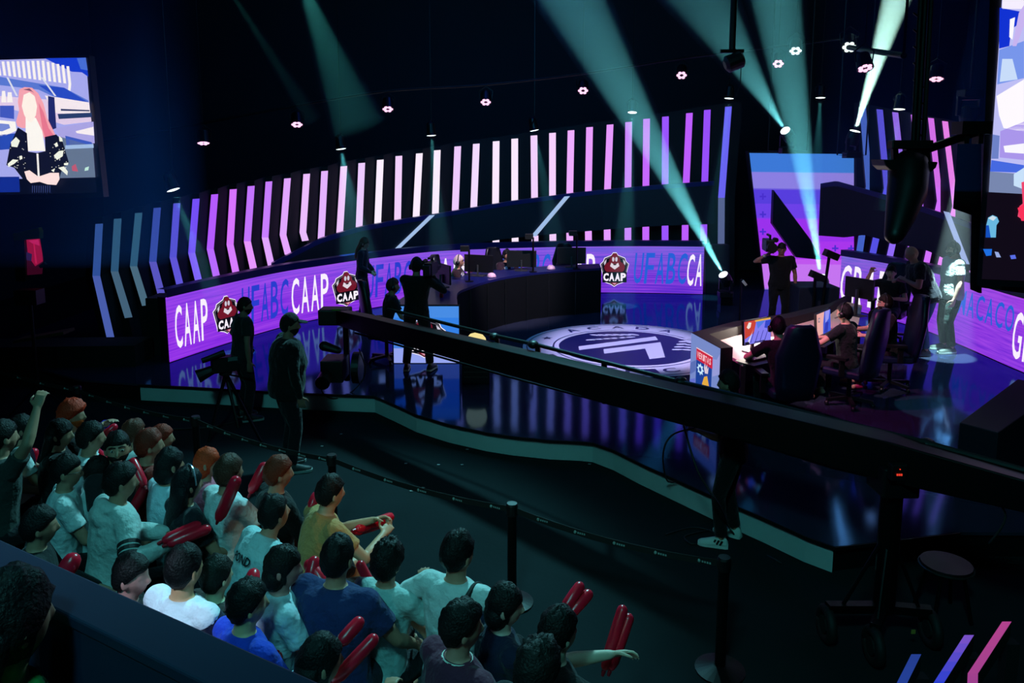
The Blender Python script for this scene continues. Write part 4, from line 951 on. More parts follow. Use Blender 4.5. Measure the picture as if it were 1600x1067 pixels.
a, b_ = at(1326, 74, 12.4), at(1412, 87, 10.2); MB().use(BLACKM).tube([a, b_], 0.04, 10).build('pipe', None, sp); MB().use(BLACKM).tube([b_, (b_.x, b_.y, 8.985)], 0.02, 6).build('drop_rod', None, sp)
# dark lamp on a pole before the left fascia end
hl = empty('hanging_lamp', at(1146, 95, 12.0), 0, 'dark unlit lamp on a drop pole against the green haze', 'stage light'); p = at(1146, 97, 12.0)
MB().use(BLACKM).tube([at(1144, 78, 12.0), Vector((at(1144, 78, 12).x, 12.0, 8.985))], 0.05, 8).build('drop_pole', None, hl)
MB().use(BLACKM).bar(at(1126, 80, 12.0), at(1162, 80, 12.0), 0.05, 0.05).build('cross_bar', None, hl)
MB().use(BLACKP).lathe([(0.07, -0.14), (0.13, -0.1), (0.13, 0.12), (0.10, 0.15)], p, 16, Matrix.Rotation(1.2, 3, 'Y')).build('lamp_head', None, hl)
MB().use(BLACKM).tube([at(1155, 82, 12.0), at(1158, 105, 12.0), at(1157, 130, 12.0), at(1150, 150, 12.0)], 0.008, 6).build('cable', None, hl)

# hanging mast with the big follow lamp
YM = 8.0
ms = empty('hanging_mast', at(1432, 120, YM), 0, 'black three-tube hanging mast with cross boom before the leaning strips', 'rigging mast')
for x in (1427, 1435, 1443): MB().use(BLACKM).tube([at(x - 1.5 if x != 1435 else x - 3, 244, YM), Vector((at(x, 0, YM).x, YM, 8.985))], 0.024, 8).build('mast_tube', None, ms)
rb_ = MB().use(BLACKM)
for i in range(9): y = 20 + i * 26; rb_.bar(at(1427, y, YM), at(1443, y + 13, YM), 0.015)
rb_.build('lattice', None, ms)
MB().use(BLACKM).bar(at(1424, 242, YM), at(1540, 201, YM), 0.06, 0.075).build('boom', None, ms)
bx_ = MB().use(BLACKP).box(at(1518, 200, YM), (0.30, 0.2, 0.13)); bx_.box(at(1506, 214, YM), (0.05, 0.12, 0.14)); bx_.box(at(1528, 214, YM), (0.05, 0.12, 0.14)); bx_.build('boom_bracket', None, ms)
fl = empty('follow_lamp', at(1424, 258, YM - 0.05), 0, 'large black lamp with long tapering barrel hanging nose-down from the mast', 'stage light')
MB().use(BLACKP).box(at(1422, 226, YM), (0.42, 0.12, 0.09)).build('clamp_bar', None, fl, bevel=0.01)
for x in (1397, 1418, 1446): MB().use(BLACKM).bar(at(x, 226, YM), at(x + 2, 256, YM), 0.055).build('hanger', None, fl)
cr = MB().use(BLACKP); cr.prism([at(x, y, YM - 0.12) for x, y in ((1381, 249), (1466, 253), (1463, 262), (1455, 269), (1392, 266), (1384, 259))], (0, 0.3, 0)); cr.build('cradle', None, fl, bevel=0.01)
MB().use(BLACKP).tube([at(1421, 262, YM), at(1417, 300, YM - 0.1), at(1406, 340, YM - 0.25), at(1398, 366, YM - 0.35)], [0.19, 0.19, 0.14, 0.10], 20, True).build('barrel', None, fl, smooth=True)

# ------------------------------------------------------------------ chairs, desks, monitors
def gaming_chair(loc, yaw, label, group, z=SZ, colr=(14, 22, 52)):
    loc = Vector((loc[0], loc[1], z)); t = empty('gaming_chair', loc, yaw, label, 'chair', group); R_ = Matrix.Rotation(yaw, 3, 'Z'); T = lambda p: loc + R_ @ Vector(p)
    lm_ = mat('chair_leather', colr, 0.42, var=0.1, scale=5); rings = []
    sb_ = MB().use(lm_); sb_.box(T((0, 0.02, 0.46)), (0.50, 0.50, 0.10), R_); sb_.build('seat', None, t, bevel=0.03)
    prof = [(0.42, 0.20, -0.24), (0.60, 0.235, -0.27), (0.80, 0.25, -0.30), (0.95, 0.265, -0.32), (1.08, 0.225, -0.335), (1.20, 0.19, -0.345), (1.30, 0.16, -0.355), (1.335, 0.11, -0.358)]
    for zz, hw, y in prof:
        rings.append([T((hw * c_, y + dy, zz)) for c_, dy in ((-1, 0.055), (-0.8, 0.012), (0, 0.0), (0.8, 0.012), (1, 0.055), (1, -0.02), (0.7, -0.065), (0, -0.075), (-0.7, -0.065), (-1, -0.02))])
    MB().use(lm_).rings(rings).build('backrest', None, t, smooth=True)
    for q in (-1, 1):
        ar = MB().use(BLACKP); ar.bar(T((q * 0.30, -0.02, 0.44)), T((q * 0.30, -0.02, 0.66)), 0.04, 0.06); ar.box(T((q * 0.30, 0.04, 0.675)), (0.09, 0.26, 0.035), R_); ar.build('armrest', None, t)
    MB().use(BLACKM).tube([T((0, 0, 0.08)), T((0, 0, 0.42))], 0.03, 10).build('gas_post', None, t)
    for i in range(5):
        a_ = 2 * PI * i / 5; e = (0.30 * math.cos(a_), 0.30 * math.sin(a_)); lg = MB().use(BLACKP); lg.bar(T((0, 0, 0.10)), T((e[0], e[1], 0.075)), 0.05, 0.04); lg.ell(T((e[0], e[1], 0.032)), (0.03, 0.03, 0.032), None, 10, 6); lg.build('leg', None, t)
    return t
def XY(px, Y): p = at(px, 400, Y); return (p.x, p.y)
ZT = 1.19
def V2(px, Y, z): p = XY(px, Y); return Vector((p[0], p[1], z))
cd = empty('curved_desk', V2(760, 14.3, SZ), 0, 'long black curved player desk with plain front and blue-lit top edge', 'desk')
fr = catmull([XY(714, 11.85), XY(715, 12.9), XY(735, 13.5), XY(760, 14.1), XY(800, 14.75), XY(860, 15.35), XY(940, 15.8)], 8)
inn = catmull([XY(612, 11.85), XY(640, 12.9), XY(668, 13.8), XY(694, 14.5), XY(745, 15.3), XY(840, 16.0), XY(936, 16.45)], 8)
mb = MB().use(mat('black_desk_front', (8, 13, 18), 0.8, spec=0.15, var=0.15, scale=2))
for i in range(len(fr) - 1):
    a, c = fr[i], fr[i + 1]; d_ = Vector((c[0] - a[0], c[1] - a[1], 0)).normalized(); nn = Vector((-d_.y, d_.x, 0)) * 0.03
    mb.prism([Vector((a[0], a[1], SZ)), Vector((c[0], c[1], SZ)), Vector((c[0], c[1], SZ)) + nn, Vector((a[0], a[1], SZ)) + nn], (0, 0, ZT - SZ - 0.045))
mb.build('front_panel', None, cd)
for px, Y in ((735, 13.48), (762, 14.1), (790, 14.57), (824, 14.98), (858, 15.3), (900, 15.56)):
    MB().use(BLACKP).bar(V2(px, Y - 0.012, SZ), V2(px, Y - 0.012, ZT - 0.06), 0.012, 0.012).build('seam', None, cd)
mb = MB().use(mat('blue_lit_worktop', (14, 22, 88), 0.35, var=0.1)); n = len(fr)  # blue light on the desk top put into its colour
for i in range(n - 1):
    mb.prism([Vector((*fr[i], ZT - 0.045)), Vector((*fr[i + 1], ZT - 0.045)), Vector((*inn[i + 1], ZT - 0.045)), Vector((*inn[i], ZT - 0.045))], (0, 0, 0.045))
mb.build('worktop', None, cd)
# lit panel closing the desk end
P00, P10 = V2(612, 11.80, SZ), V2(716, 11.80, SZ)
dp = empty('led_panel', P00.lerp(P10, 0.5)); dp.parent = cd; dp.matrix_basis = cd.matrix_basis.inverted() @ dp.matrix_basis; dp['label'] = 'blue LED panel with red crest closing the near end of the curved desk'
mb = MB().use(BLACKP); mb.prism([P00 + Vector((-0.02, 0.006, 0)), P10 + Vector((0.02, 0.006, 0)), P10 + Vector((0.02, 0.046, 0)), P00 + Vector((-0.02, 0.046, 0))], (0, 0, ZT - SZ)); mb.build('cabinet', None, dp)
fp = lambda u, v, l=0: P00.lerp(P10, u) + Vector((0, -0.004 - 0.002 * l, 0.01 + (ZT - SZ - 0.03) * v))
mb = MB(); 
for v0, v1, c in ((0, 0.26, (150, 165, 240)), (0.26, 0.5, (72, 130, 228)), (0.5, 0.8, (52, 128, 228)), (0.8, 1.0, (72, 140, 228))): mb.use(em('panel_blue', c, 1.0, True)); mb.quad(fp(0, v0), fp(1, v0), fp(1, v1), fp(0, v1))
mb.build('screen', None, dp, fix=False); emblem(lambda u, v, l: fp(0.14 + 0.66 * u, 0.10 + 0.72 * v, l + 1), dp)

def game_picture(mb, fn, kind):
    def q(p, c, l=1): mb.use(em('game_view', c)); mb.poly([fn(u, v, l) for u, v in p])
    if kind == 0:
        q([(0, 0), (1, 0), (1, 1), (0, 1)], (130, 125, 240), 0); q([(0, 0.25), (0.35, 0.45), (0.45, 0.95), (0.4, 1), (0, 1)], (200, 66, 52), 1); q([(0.4, 0.92), (1, 0.92), (1, 1), (0.4, 1)], (225, 170, 70), 2); q([(0.5, 0.6), (0.75, 0.85), (0.8, 0.92), (0.45, 0.92)], (80, 120, 225), 1)
        q([(0.75, 0.6), (1, 0.5), (1, 0.9), (0.8, 0.9)], (50, 70, 200), 2); q([(0.08, 0.75), (0.16, 0.95), (0.26, 0.92), (0.22, 0.72), (0.14, 0.66)], (240, 225, 220), 3); q([(0.1, 0.1), (0.16, 0.05), (0.32, 0.62), (0.28, 0.5)], (225, 225, 245), 3)
        for a in (0.2, 0.38, 0.56, 0.74): q([(a, 0.06), (a + 0.03, 0.06), (a + 0.16, 0.5), (a + 0.14, 0.5)], (50, 55, 160), 2)
        q([(0, 0), (0.18, 0), (0.14, 0.12), (0, 0.12)], (20, 20, 40), 4); q([(0.35, 0.02), (0.75, 0.02), (0.75, 0.07), (0.35, 0.07)], (40, 40, 90), 4)
    else:
        q([(0, 0), (1, 0), (1, 1), (0, 1)], (235, 172, 165), 0); q([(0.42, 0), (1, 0), (1, 1), (0.55, 1), (0.45, 0.5)], (60, 90, 215), 1); q([(0.6, 0.45), (0.85, 0.6), (0.95, 1), (0.6, 1)], (150, 150, 240), 2); q([(0.5, 0.05), (0.75, 0.0), (0.85, 0.45), (0.62, 0.5)], (40, 55, 180), 2)
        q([(0.08, 0.62), (0.2, 0.6), (0.22, 0.8), (0.1, 0.82)], (120, 105, 130), 2); q([(0.11, 0.66), (0.18, 0.65), (0.19, 0.77), (0.12, 0.78)], (225, 190, 190), 3)
def monitor(p, th, label, picture=None, w=0.54, h=0.32, zt=ZT, group=None, tiltz=0.0):
    """p = centre of the screen, th = angle of its width direction; the picture faces (sin th, -cos th)"""
    p = Vector(p); t = empty('monitor', p, th, label, 'monitor', group); R_ = Matrix.Rotation(th, 3, 'Z') @ Matrix.Rotation(tiltz, 3, 'X'); T = lambda q: p + R_ @ Vector(q)
    MB().use(BLACKP).box(p, (w, 0.035, h), R_).build('casing', None, t, bevel=0.004)
    mb = MB(); fn = lambda u, v, l: T(((u - 0.5) * (w - 0.02), -0.020 - 0.0012 * l, (v - 0.5) * (h - 0.02)))
    if picture is None: mb.use(em('dim_screen', (50, 60, 110))); mb.quad(fn(0, 0, 0), fn(1, 0, 0), fn(1, 1, 0), fn(0, 1, 0))
    else: game_picture(mb, fn, picture)
    mb.build('screen', None, t, fix=False)
    R0 = Matrix.Rotation(th, 3, 'Z'); st = MB().use(mat('grey_stand', (44, 46, 48), 0.45)); st.bar(T((0, 0.05, -0.02)), Vector((T((0, 0.06, 0)).x, T((0, 0.06, 0)).y, zt + 0.01)), 0.07, 0.03); c = T((0, 0.03, 0)); st.box((c.x, c.y, zt + 0.008), (0.26, 0.18, 0.014), R0); st.build('stand', None, t)
MONL = [(692, 13.5, 120, 'seen edge-on beside the red can'), (748, 14.75, 160, 'before the blond player'), (815, 15.45, 176, 'hiding the chin of the player in the dark headset'), (893, 15.95, 180, 'covering the lower face of the last player')]
for px, Y, th, lab in MONL: p = V2(px, Y, ZT + 0.24); monitor(p, math.radians(th), 'black monitor back ' + lab, None, 0.60, 0.34, ZT, 'monitors on the curved desk')
# second desk (right of the emblem)
ZW = 0.97; ZR = 1.10
dk = empty('corner_desk', V2(1180, 10.2, SZ), 0, 'black corner desk with raised rim, poster end and white-lit worktop beside the floor emblem', 'desk')
A0, A1 = V2(1085, 10.3, SZ), V2(1132, 9.43, SZ)
rim_o = [XY(1132, 9.43), XY(1085, 10.3), XY(1150, 11.0), XY(1235, 11.6), XY(1300, 12.4), XY(1335, 13.4)]
rim_i = [XY(1151, 9.48), XY(1113, 10.2), XY(1164, 10.75), XY(1243, 11.3), XY(1298, 12.0), XY(1328, 13.2)]
mb = MB().use(MATTE)
for i in range(5):
    q = [Vector((*rim_o[i], SZ)), Vector((*rim_o[i + 1], SZ)), Vector((*rim_i[i + 1], SZ)), Vector((*rim_i[i], SZ))]; mb.prism(q, (0, 0, ZR - SZ))
mb.build('rim_wall', None, dk)
wk = [rim_i[0], rim_i[1], rim_i[2], rim_i[3], rim_i[4], rim_i[5], XY(1352, 12.9), XY(1348, 11.4), XY(1306, 10.35), XY(1232, 9.55), XY(1168, 9.2)]
mb = MB().use(mat('pale_birch_worktop', (226, 214, 196), 0.5, var=0.06, scale=4)); mb.prism([Vector((*p, ZW - 0.04)) for p in wk], (0, 0, 0.04)); mb.build('worktop', None, dk)
for a, c in ((XY(1168, 9.22), XY(1174, 9.4)), (XY(1306, 10.4), XY(1300, 10.6)), (XY(1348, 11.5), XY(1342, 11.6))): MB().use(MATTE).bar(Vector((*a, SZ)), Vector((*a, ZW - 0.04)), 0.06).build('leg', None, dk)
ps = empty('led_panel', A0.lerp(A1, 0.5)); ps.parent = dk; ps.matrix_basis = dk.matrix_basis.inverted() @ ps.matrix_basis; ps['label'] = 'pale blue LED end panel with a red label above a yellow figure'; nrm_ = Vector((-(A1 - A0).y, (A1 - A0).x, 0)).normalized()
if nrm_.y > 0: nrm_ = -nrm_
fp2 = lambda u, v, l=0: A0.lerp(A1, u) + nrm_ * (0.006 + 0.002 * l) + Vector((0, 0, 0.005 + (ZR - SZ - 0.01) * v))
mb = MB(); 
def pq(p, c, l): mb.use(em('panel_print', c, 1.0, l == 0)); mb.poly([fp2(u, v, l) for u, v in p])
pq([(0, 0), (1, 0), (1, 1), (0, 1)], (118, 138, 200), 0); pq([(0, 0.3), (0.2, 0.42), (0.2, 0.6), (0, 0.5)], (90, 110, 180), 1); pq([(0, 0.0), (0.2, 0), (0.2, 0.3), (0, 0.22)], (100, 112, 205), 1); pq([(0.78, 0.5), (1, 0.6), (1, 0.92), (0.9, 0.8), (0.78, 0.78)], (150, 155, 215), 1)
pq([(0.22, 0.0), (0.76, 0.0), (0.76, 0.70), (0.22, 0.70)], (24, 64, 150), 2); pq([(0.22, 0.62), (0.78, 0.62), (0.78, 0.82), (0.22, 0.82)], (205, 36, 62), 3); pq([(0.22, 0.805), (0.78, 0.805), (0.78, 0.82), (0.22, 0.82)], (235, 215, 225), 4)
mb.use(em('panel_print', (245, 200, 210)));
for i, ch in enumerate('VERITAS'): put_text(mb, ch, lambda u, v: fp2(0.26 + 0.07 * i + 0.055 * u, 0.665 + 0.10 * v, 5), 0.02, 2)
for i in range(8):
    a = i * PI / 4; pq([(0.38 + 0.085 * math.cos(a - 0.3), 0.50 + 0.07 * math.sin(a - 0.3)), (0.38 + 0.13 * math.cos(a), 0.50 + 0.10 * math.sin(a)), (0.38 + 0.085 * math.cos(a + 0.3), 0.50 + 0.07 * math.sin(a + 0.3)), (0.38, 0.5)], (190, 225, 250), 3)
pq([(0.38 + 0.085 * math.cos(i * PI / 6), 0.50 + 0.07 * math.sin(i * PI / 6)) for i in range(12)], (200, 230, 250), 4); pq([(0.38 + 0.045 * math.cos(i * PI / 6), 0.50 + 0.038 * math.sin(i * PI / 6)) for i in range(12)], (24, 64, 150), 5)
pq([(0.50, 0.56), (0.53, 0.66), (0.56, 0.58), (0.60, 0.65), (0.62, 0.57), (0.66, 0.62), (0.64, 0.50), (0.54, 0.48)], (215, 200, 215), 3)
pq([(0.42, 0.02), (0.72, 0.02), (0.70, 0.30), (0.62, 0.46), (0.52, 0.42), (0.46, 0.30)], (228, 172, 66), 3); pq([(0.40, 0.15), (0.50, 0.19), (0.50, 0.22), (0.40, 0.18)], (20, 20, 30), 4); pq([(0.42, 0.0), (0.58, 0.0), (0.5, 0.06)], (20, 20, 30), 4)
mb.build('screen', None, ps, fix=False)
monitor(at(1182, 517, 9.75), math.radians(34), 'lit monitor with a red and lavender game view by the poster desk end', 0, 0.54, 0.32, ZW, 'lit game monitors', -0.08)
monitor(at(1285, 504, 10.75), math.radians(48), 'lit monitor with a pale pink and blue game view before the headset player', 1, 0.54, 0.33, ZW, 'lit game monitors', -0.08)
monitor(at(1343, 450, 12.05), math.radians(118), 'dark tall monitor back turned away in front of the raised fist', None, 0.52, 0.32, ZW, 'lit game monitors', 0.0)
for px, Y, th, lab in ((1196, 9.35, 34, 'under the pink-lit arm at the poster desk end'), (1290, 10.3, 50, 'under the pink-lit elbow of the headset player')):
    p = V2(px, Y, ZW + 0.003); o = MB().use(BLACKP).box(p, (0.62, 0.30, 0.006), Matrix.Rotation(math.radians(th), 3, 'Z')); tag(o.build('desk_mat'), 'black desk mat ' + lab, 'desk mat')
    kb = empty('keyboard', p + Vector((0, 0, 0.012)), math.radians(th), 'small keyboard on the mat ' + lab, 'keyboard'); Rk = Matrix.Rotation(math.radians(th), 3, 'Z')
    MB().use(BLACKP).box(p + Vector((-0.02, 0.02, 0.014)), (0.34, 0.13, 0.02), Rk).build('body', None, kb); kk = MB().use(mat('keycap', (70, 66, 90), 0.5))
    for i in range(11):
        for j in range(4): kk.box(p + Vector((-0.02, 0.02, 0.028)) + Rk @ Vector((-0.14 + i * 0.028, -0.045 + j * 0.029, 0)), (0.022, 0.022, 0.008), Rk)
    kb2 = kk.build('key', None, kb); kb2['kind'] = 'stuff'
# small things on the curved desk
can = empty('drink_can', V2(689, 12.45, ZT), 0, 'bright red drink can standing at the near end of the curved desk', 'can')
c0 = V2(689, 12.45, ZT); MB().use(mat('red_can', (225, 62, 40), 0.3, metal=0.2)).lathe([(0.026, 0.0), (0.033, 0.008), (0.033, 0.135), (0.026, 0.15)], c0, 18).build('can_body', None, can); MB().use(mat('can_lid', (180, 182, 186), 0.3, metal=0.9)).lathe([(0.026, 0.15), (0.024, 0.147), (0.0, 0.147)], c0, 18).build('lid', None, can)
for px, Y, lab in ((768, 14.55, 'beside the second dark monitor back'), (861, 15.6, 'left of the last dark monitor back')):
    c0 = V2(px, Y, ZT); b_ = MB().use(mat('pale_pink_plastic', (236, 190, 214), 0.4)); b_.lathe([(0.085, 0.0), (0.088, 0.02), (0.075, 0.06), (0.045, 0.085), (0.0, 0.095)], c0, 18); tag(b_.build('pale_dome', smooth=True), 'small pale pink dome on the curved desk ' + lab, 'lamp')  # unidentified pale dome, emits no light
for px, Y, ht, lab in ((733, 14.05, 390, 'in front of the blond player'), (833, 15.25, 371, 'right of the third player'), (901, 15.65, 366, 'behind the last monitor')):
    p0 = V2(px, Y, ZT); z1 = at(px, ht, Y).z; t = empty('webcam_stand', p0, 0, 'thin black pole and small camera on the curved desk ' + lab, 'camera stand')
    MB().use(BLACKM).tube([p0, (p0.x, p0.y, z1)], 0.018, 8).build('pole', None, t); MB().use(BLACKM).lathe([(0.08, 0.0), (0.08, 0.012), (0.02, 0.02)], p0, 14).build('foot', None, t)
    cb_ = MB().use(BLACKP).box((p0.x - 0.08, p0.y, z1 + 0.02), (0.16, 0.12, 0.10)); cb_.tube([(p0.x - 0.1, p0.y + 0.05, z1 + 0.02), (p0.x - 0.13, p0.y + 0.15, z1 + 0.0)], 0.035, 10); cb_.build('camera_head', None, t)
# equipment table with light stands behind the second team
eq = MB().use(mat('blue_black_cloth', (15, 24, 52), 0.8, var=0.2, bump=0.3, bscale=12)); a, c = V2(1251, 13.6, SZ), V2(1316, 13.6, SZ); eq.prism([a, c, c + Vector((0, 0.7, 0)), a + Vector((0, 0.7, 0))], (0, 0, at(1251, 449, 13.6).z - SZ))
tag(eq.build('cloth_table', bevel=0.02), 'dark blue cloth-covered table under the light stands before the tall screen', 'table')
for px, top, Y, lean_, lab in ((1274, 431, 13.2, 0.0, 'shorter, with a black box camera on top'), (1284, 398, 13.3, 0.06, 'taller, leaning beside the bright lamp')):
    p0 = V2(px, Y, SZ); p1 = at(px + lean_ * 200, top, Y); t = empty('light_stand', p0, 0, 'black light stand by the cloth table, ' + lab, 'stand')
    MB().use(BLACKM).tube([p0 + Vector((0, 0, 0.02)), p1], 0.028, 8).build('pole', None, t)
    for i in range(3): a_ = 2 * PI * i / 3 + 0.4; MB().use(BLACKM).tube([p0 + Vector((0, 0, 0.45)), p0 + Vector((0.35 * math.cos(a_), 0.35 * math.sin(a_), 0.012))], 0.012, 6).build('leg', None, t)
    hb_ = MB().use(BLACKP).box(p1 + Vector((0.03, 0, 0.0)), (0.24, 0.16, 0.12), Matrix.Rotation(0.4, 3, 'Y')); hb_.build('lamp_head', None, t)
p0 = V2(1160, 14.5, SZ); p1 = at(1158, 437, 14.5); t = empty('microphone_stand', p0, 0, 'thin microphone stand with a pale tag left of the shoulder camera operator', 'stand')
MB().use(BLACKM).tube([p0, p1], 0.018, 8).build('pole', None, t); MB().use(BLACKM).lathe([(0.16, 0.0), (0.16, 0.02), (0.03, 0.04)], p0, 18).build('foot', None, t); MB().use(BLACKM).tube([p1, p1 + Vector((0.12, 0, -0.12))], 0.02, 8).build('microphone', None, t); MB().use(mat('pale_tag', (200, 205, 205), 0.5)).box(p1 + Vector((0.06, -0.02, -0.06)), (0.05, 0.01, 0.12), Matrix.Rotation(-0.7, 3, 'Y')).build('tag', None, t)
# globe lamp on a black case
c0 = V2(742, 10.7, SZ); zc = at(742, 561, 10.7).z
cs = MB().use(BLACKP).box((c0.x, c0.y + 0.2, (SZ + zc) / 2), (0.40, 0.40, zc - SZ)); cse = empty('equipment_case', (c0.x, c0.y + 0.2, SZ), 0, 'black slatted equipment case on stage carrying the glowing globe', 'case'); cs.build('body', None, cse, bevel=0.01)
sl_ = MB().use(mat('grey_slat', (60, 58, 52), 0.4))
for i in range(4): sl_.box((c0.x, c0.y - 0.004, SZ + 0.10 + i * 0.075), (0.34, 0.012, 0.012))
sl_.build('slat', None, cse)
gl = empty('globe_lamp', (c0.x, c0.y + 0.18, zc), 0, 'glowing pale yellow globe lamp on the black slatted case', 'lamp')
MB().use(em('warm_globe', (246, 226, 150), 1.0, True)).lathe([(0.09, 0.03), (0.14, 0.10), (0.155, 0.18), (0.14, 0.26), (0.09, 0.32), (0.0, 0.35)], (c0.x, c0.y + 0.18, zc), 24).build('globe', None, gl, smooth=True); MB().use(mat('cream_base', (225, 214, 170), 0.5)).lathe([(0.19, 0.0), (0.19, 0.02), (0.10, 0.035)], (c0.x, c0.y + 0.18, zc), 24).build('base', None, gl)
# black block on the stage corner
Zb = 0.85; q = [ground(x, y, Zb) for x, y in ((1499, 660), (1560, 676), (1660, 606), (1590, 592))]; bb = MB().use(mat('blue_black_block', (13, 17, 36), 0.6, var=0.1)); bb.prism([Vector((p.x, p.y, SZ)) for p in q], (0, 0, Zb - SZ)); tag(bb.build('stage_block', bevel=0.01), 'dark blue-black block standing on the stage corner below the right LED ribbon', 'block')

# haze drifting before the hanging screens
for (x0, y0), (x1, y1), Y0, Y1, lab in (((-260, -160), (300, 420), 7.4, 8.8, 'thin blue haze hanging before the screen with the pink-haired woman'), ((1370, -160), (1780, 300), 9.4, 11.6, 'thin blue haze hanging beyond the mast beside the cut-off screen')):
    a, b_ = at(x0, y1, Y0), at(x1, y0, Y1); hb_ = MB().box((a + b_) / 2, (abs(b_.x - a.x), Y1 - Y0, abs(b_.z - a.z)))
    m_ = haze_mat(0.09); m_ = m_.copy(); m_.node_tree.nodes['Volume Scatter'].inputs['Color'].default_value = (0.06, 0.22, 1.0, 1)  # deep blue of the screen glow put into the scatter colour
    tag(hb_.build('haze', m_), lab, 'haze', 'shafts of stage haze', 'stuff')
# ------------------------------------------------------------------ camera crane
hd_ = at(527, 492, 10.5); pv = at(1398, 711, 5.2); tl = at(1640, 772, 4.55)
jib = empty('camera_crane', Vector((pv.x, pv.y, 0)), 0, 'long black camera crane reaching from the wheeled pedestal across the stage', 'camera crane')
d1 = (hd_ - pv).normalized(); sdv = Vector((d1.y, -d1.x, 0)).normalized()
def beam_ring(p, hw, hh): return [p + sdv * x * hw + Vector((0, 0, z * hh)) for x, z in ((-1, -1), (1, -1), (1, 1), (-1, 1))]
mb = MB().use(BLACKM); rs = []
for t, hw, hh in ((0.0, 0.07, 0.10), (0.1, 0.09, 0.115), (0.35, 0.10, 0.125), (0.65, 0.11, 0.135), (1.0, 0.12, 0.145)): rs.append(beam_ring(hd_.lerp(pv, t) + Vector((0, 0, -0.02)), hw, hh))
rs.append(beam_ring(tl + Vector((0, 0, -0.02)), 0.10, 0.10)); mb.rings(rs); mb.build('main_beam', None, jib, bevel=0.01)
GREYM = mat('worn_grey_tube', (52, 58, 58), 0.35, metal=0.5)
up = [at(606, 483, 9.8), at(772, 524, 8.4), at(840, 539, 7.95), at(1062, 596, 6.75), at(1200, 630, 6.1), at(1300, 656, 5.7), at(1440, 690, 5.15), at(1640, 746, 4.6)]
MB().use(GREYM).tube(up, 0.022, 8).build('upper_rail', None, jib)
lo = [at(555, 520, 10.2), at(800, 590, 8.25), at(935, 626, 7.4), at(1075, 664, 6.7), at(1200, 699, 6.1), at(1300, 730, 5.7), at(1394, 752, 5.35)]
MB().use(GREYM).tube(lo, 0.014, 8).build('lower_stay', None, jib)
for px, y0, y1, Y in ((776, 523, 545, 8.4), (840, 538, 560, 7.95), (944, 565, 630, 7.35), (1062, 594, 615, 6.75), (1445, 690, 720, 5.15)): MB().use(BLACKM).tube([at(px, y0, Y), at(px + 1, y1, Y)], 0.030, 8).build('strut', None, jib)
for px, y, Y in ((772, 526, 8.4), (833, 538, 7.95), (1064, 596, 6.75), (1448, 694, 5.15)): MB().use(BLACKP).ell(at(px, y, Y), (0.06, 0.06, 0.045)).build('clamp', None, jib)
nose = hd_ + d1 * 0.05
mb = MB().use(BLACKP); mb.box(nose + Vector((0.0, 0, -0.02)), (0.42, 0.3, 0.22)); mb.build('nose_plate', None, jib, bevel=0.02); MB().use(mat('lime_tape', (120, 160, 40), 0.6)).box(nose + Vector((0.05, -0.16, 0.10)), (0.12, 0.02, 0.02)).build('tape', None, jib)
MB().use(BLACKM).tube([nose + Vector((0.14, 0, -0.1)), nose + Vector((0.14, 0, -0.95))], 0.045, 10).build('drop_post', None, jib)
cc = at(528, 572, 10.4)
rh = MB().use(BLACKP); rh.tube([cc + Vector((0.22, 0.0, -0.02)), cc + Vector((0.32, 0, -0.02))], 0.22, 24); rh.build('remote_head', None, jib, smooth=False)
cb = MB().use(BLACKP); cb.box(cc + Vector((-0.02, -0.1, 0.0)), (0.30, 0.42, 0.30)); cb.tube([cc + Vector((-0.1, -0.28, -0.05)), cc + Vector((-0.1, -0.50, -0.10))], [0.09, 0.10], 16); cb.build('crane_camera', None, jib, bevel=0.01)
vf = MB().use(BLACKP); vf.tube([cc + Vector((-0.17, -0.05, 0.30)), cc + Vector((0.02, -0.05, 0.24))], [0.07, 0.05], 12, True); vf.build('viewfinder', None, jib)
MB().use(mat('cable_black', (18, 19, 20), 0.5)).tube(catmull([tuple(cc + Vector(v)) for v in ((-0.12, -0.1, -0.1), (-0.2, -0.15, -0.3), (-0.05, -0.15, -0.42), (0.2, -0.1, -0.34), (0.38, 0, -0.1), (0.30, 0, 0.25))], 6), 0.010, 6).build('cable_loop', None, jib)
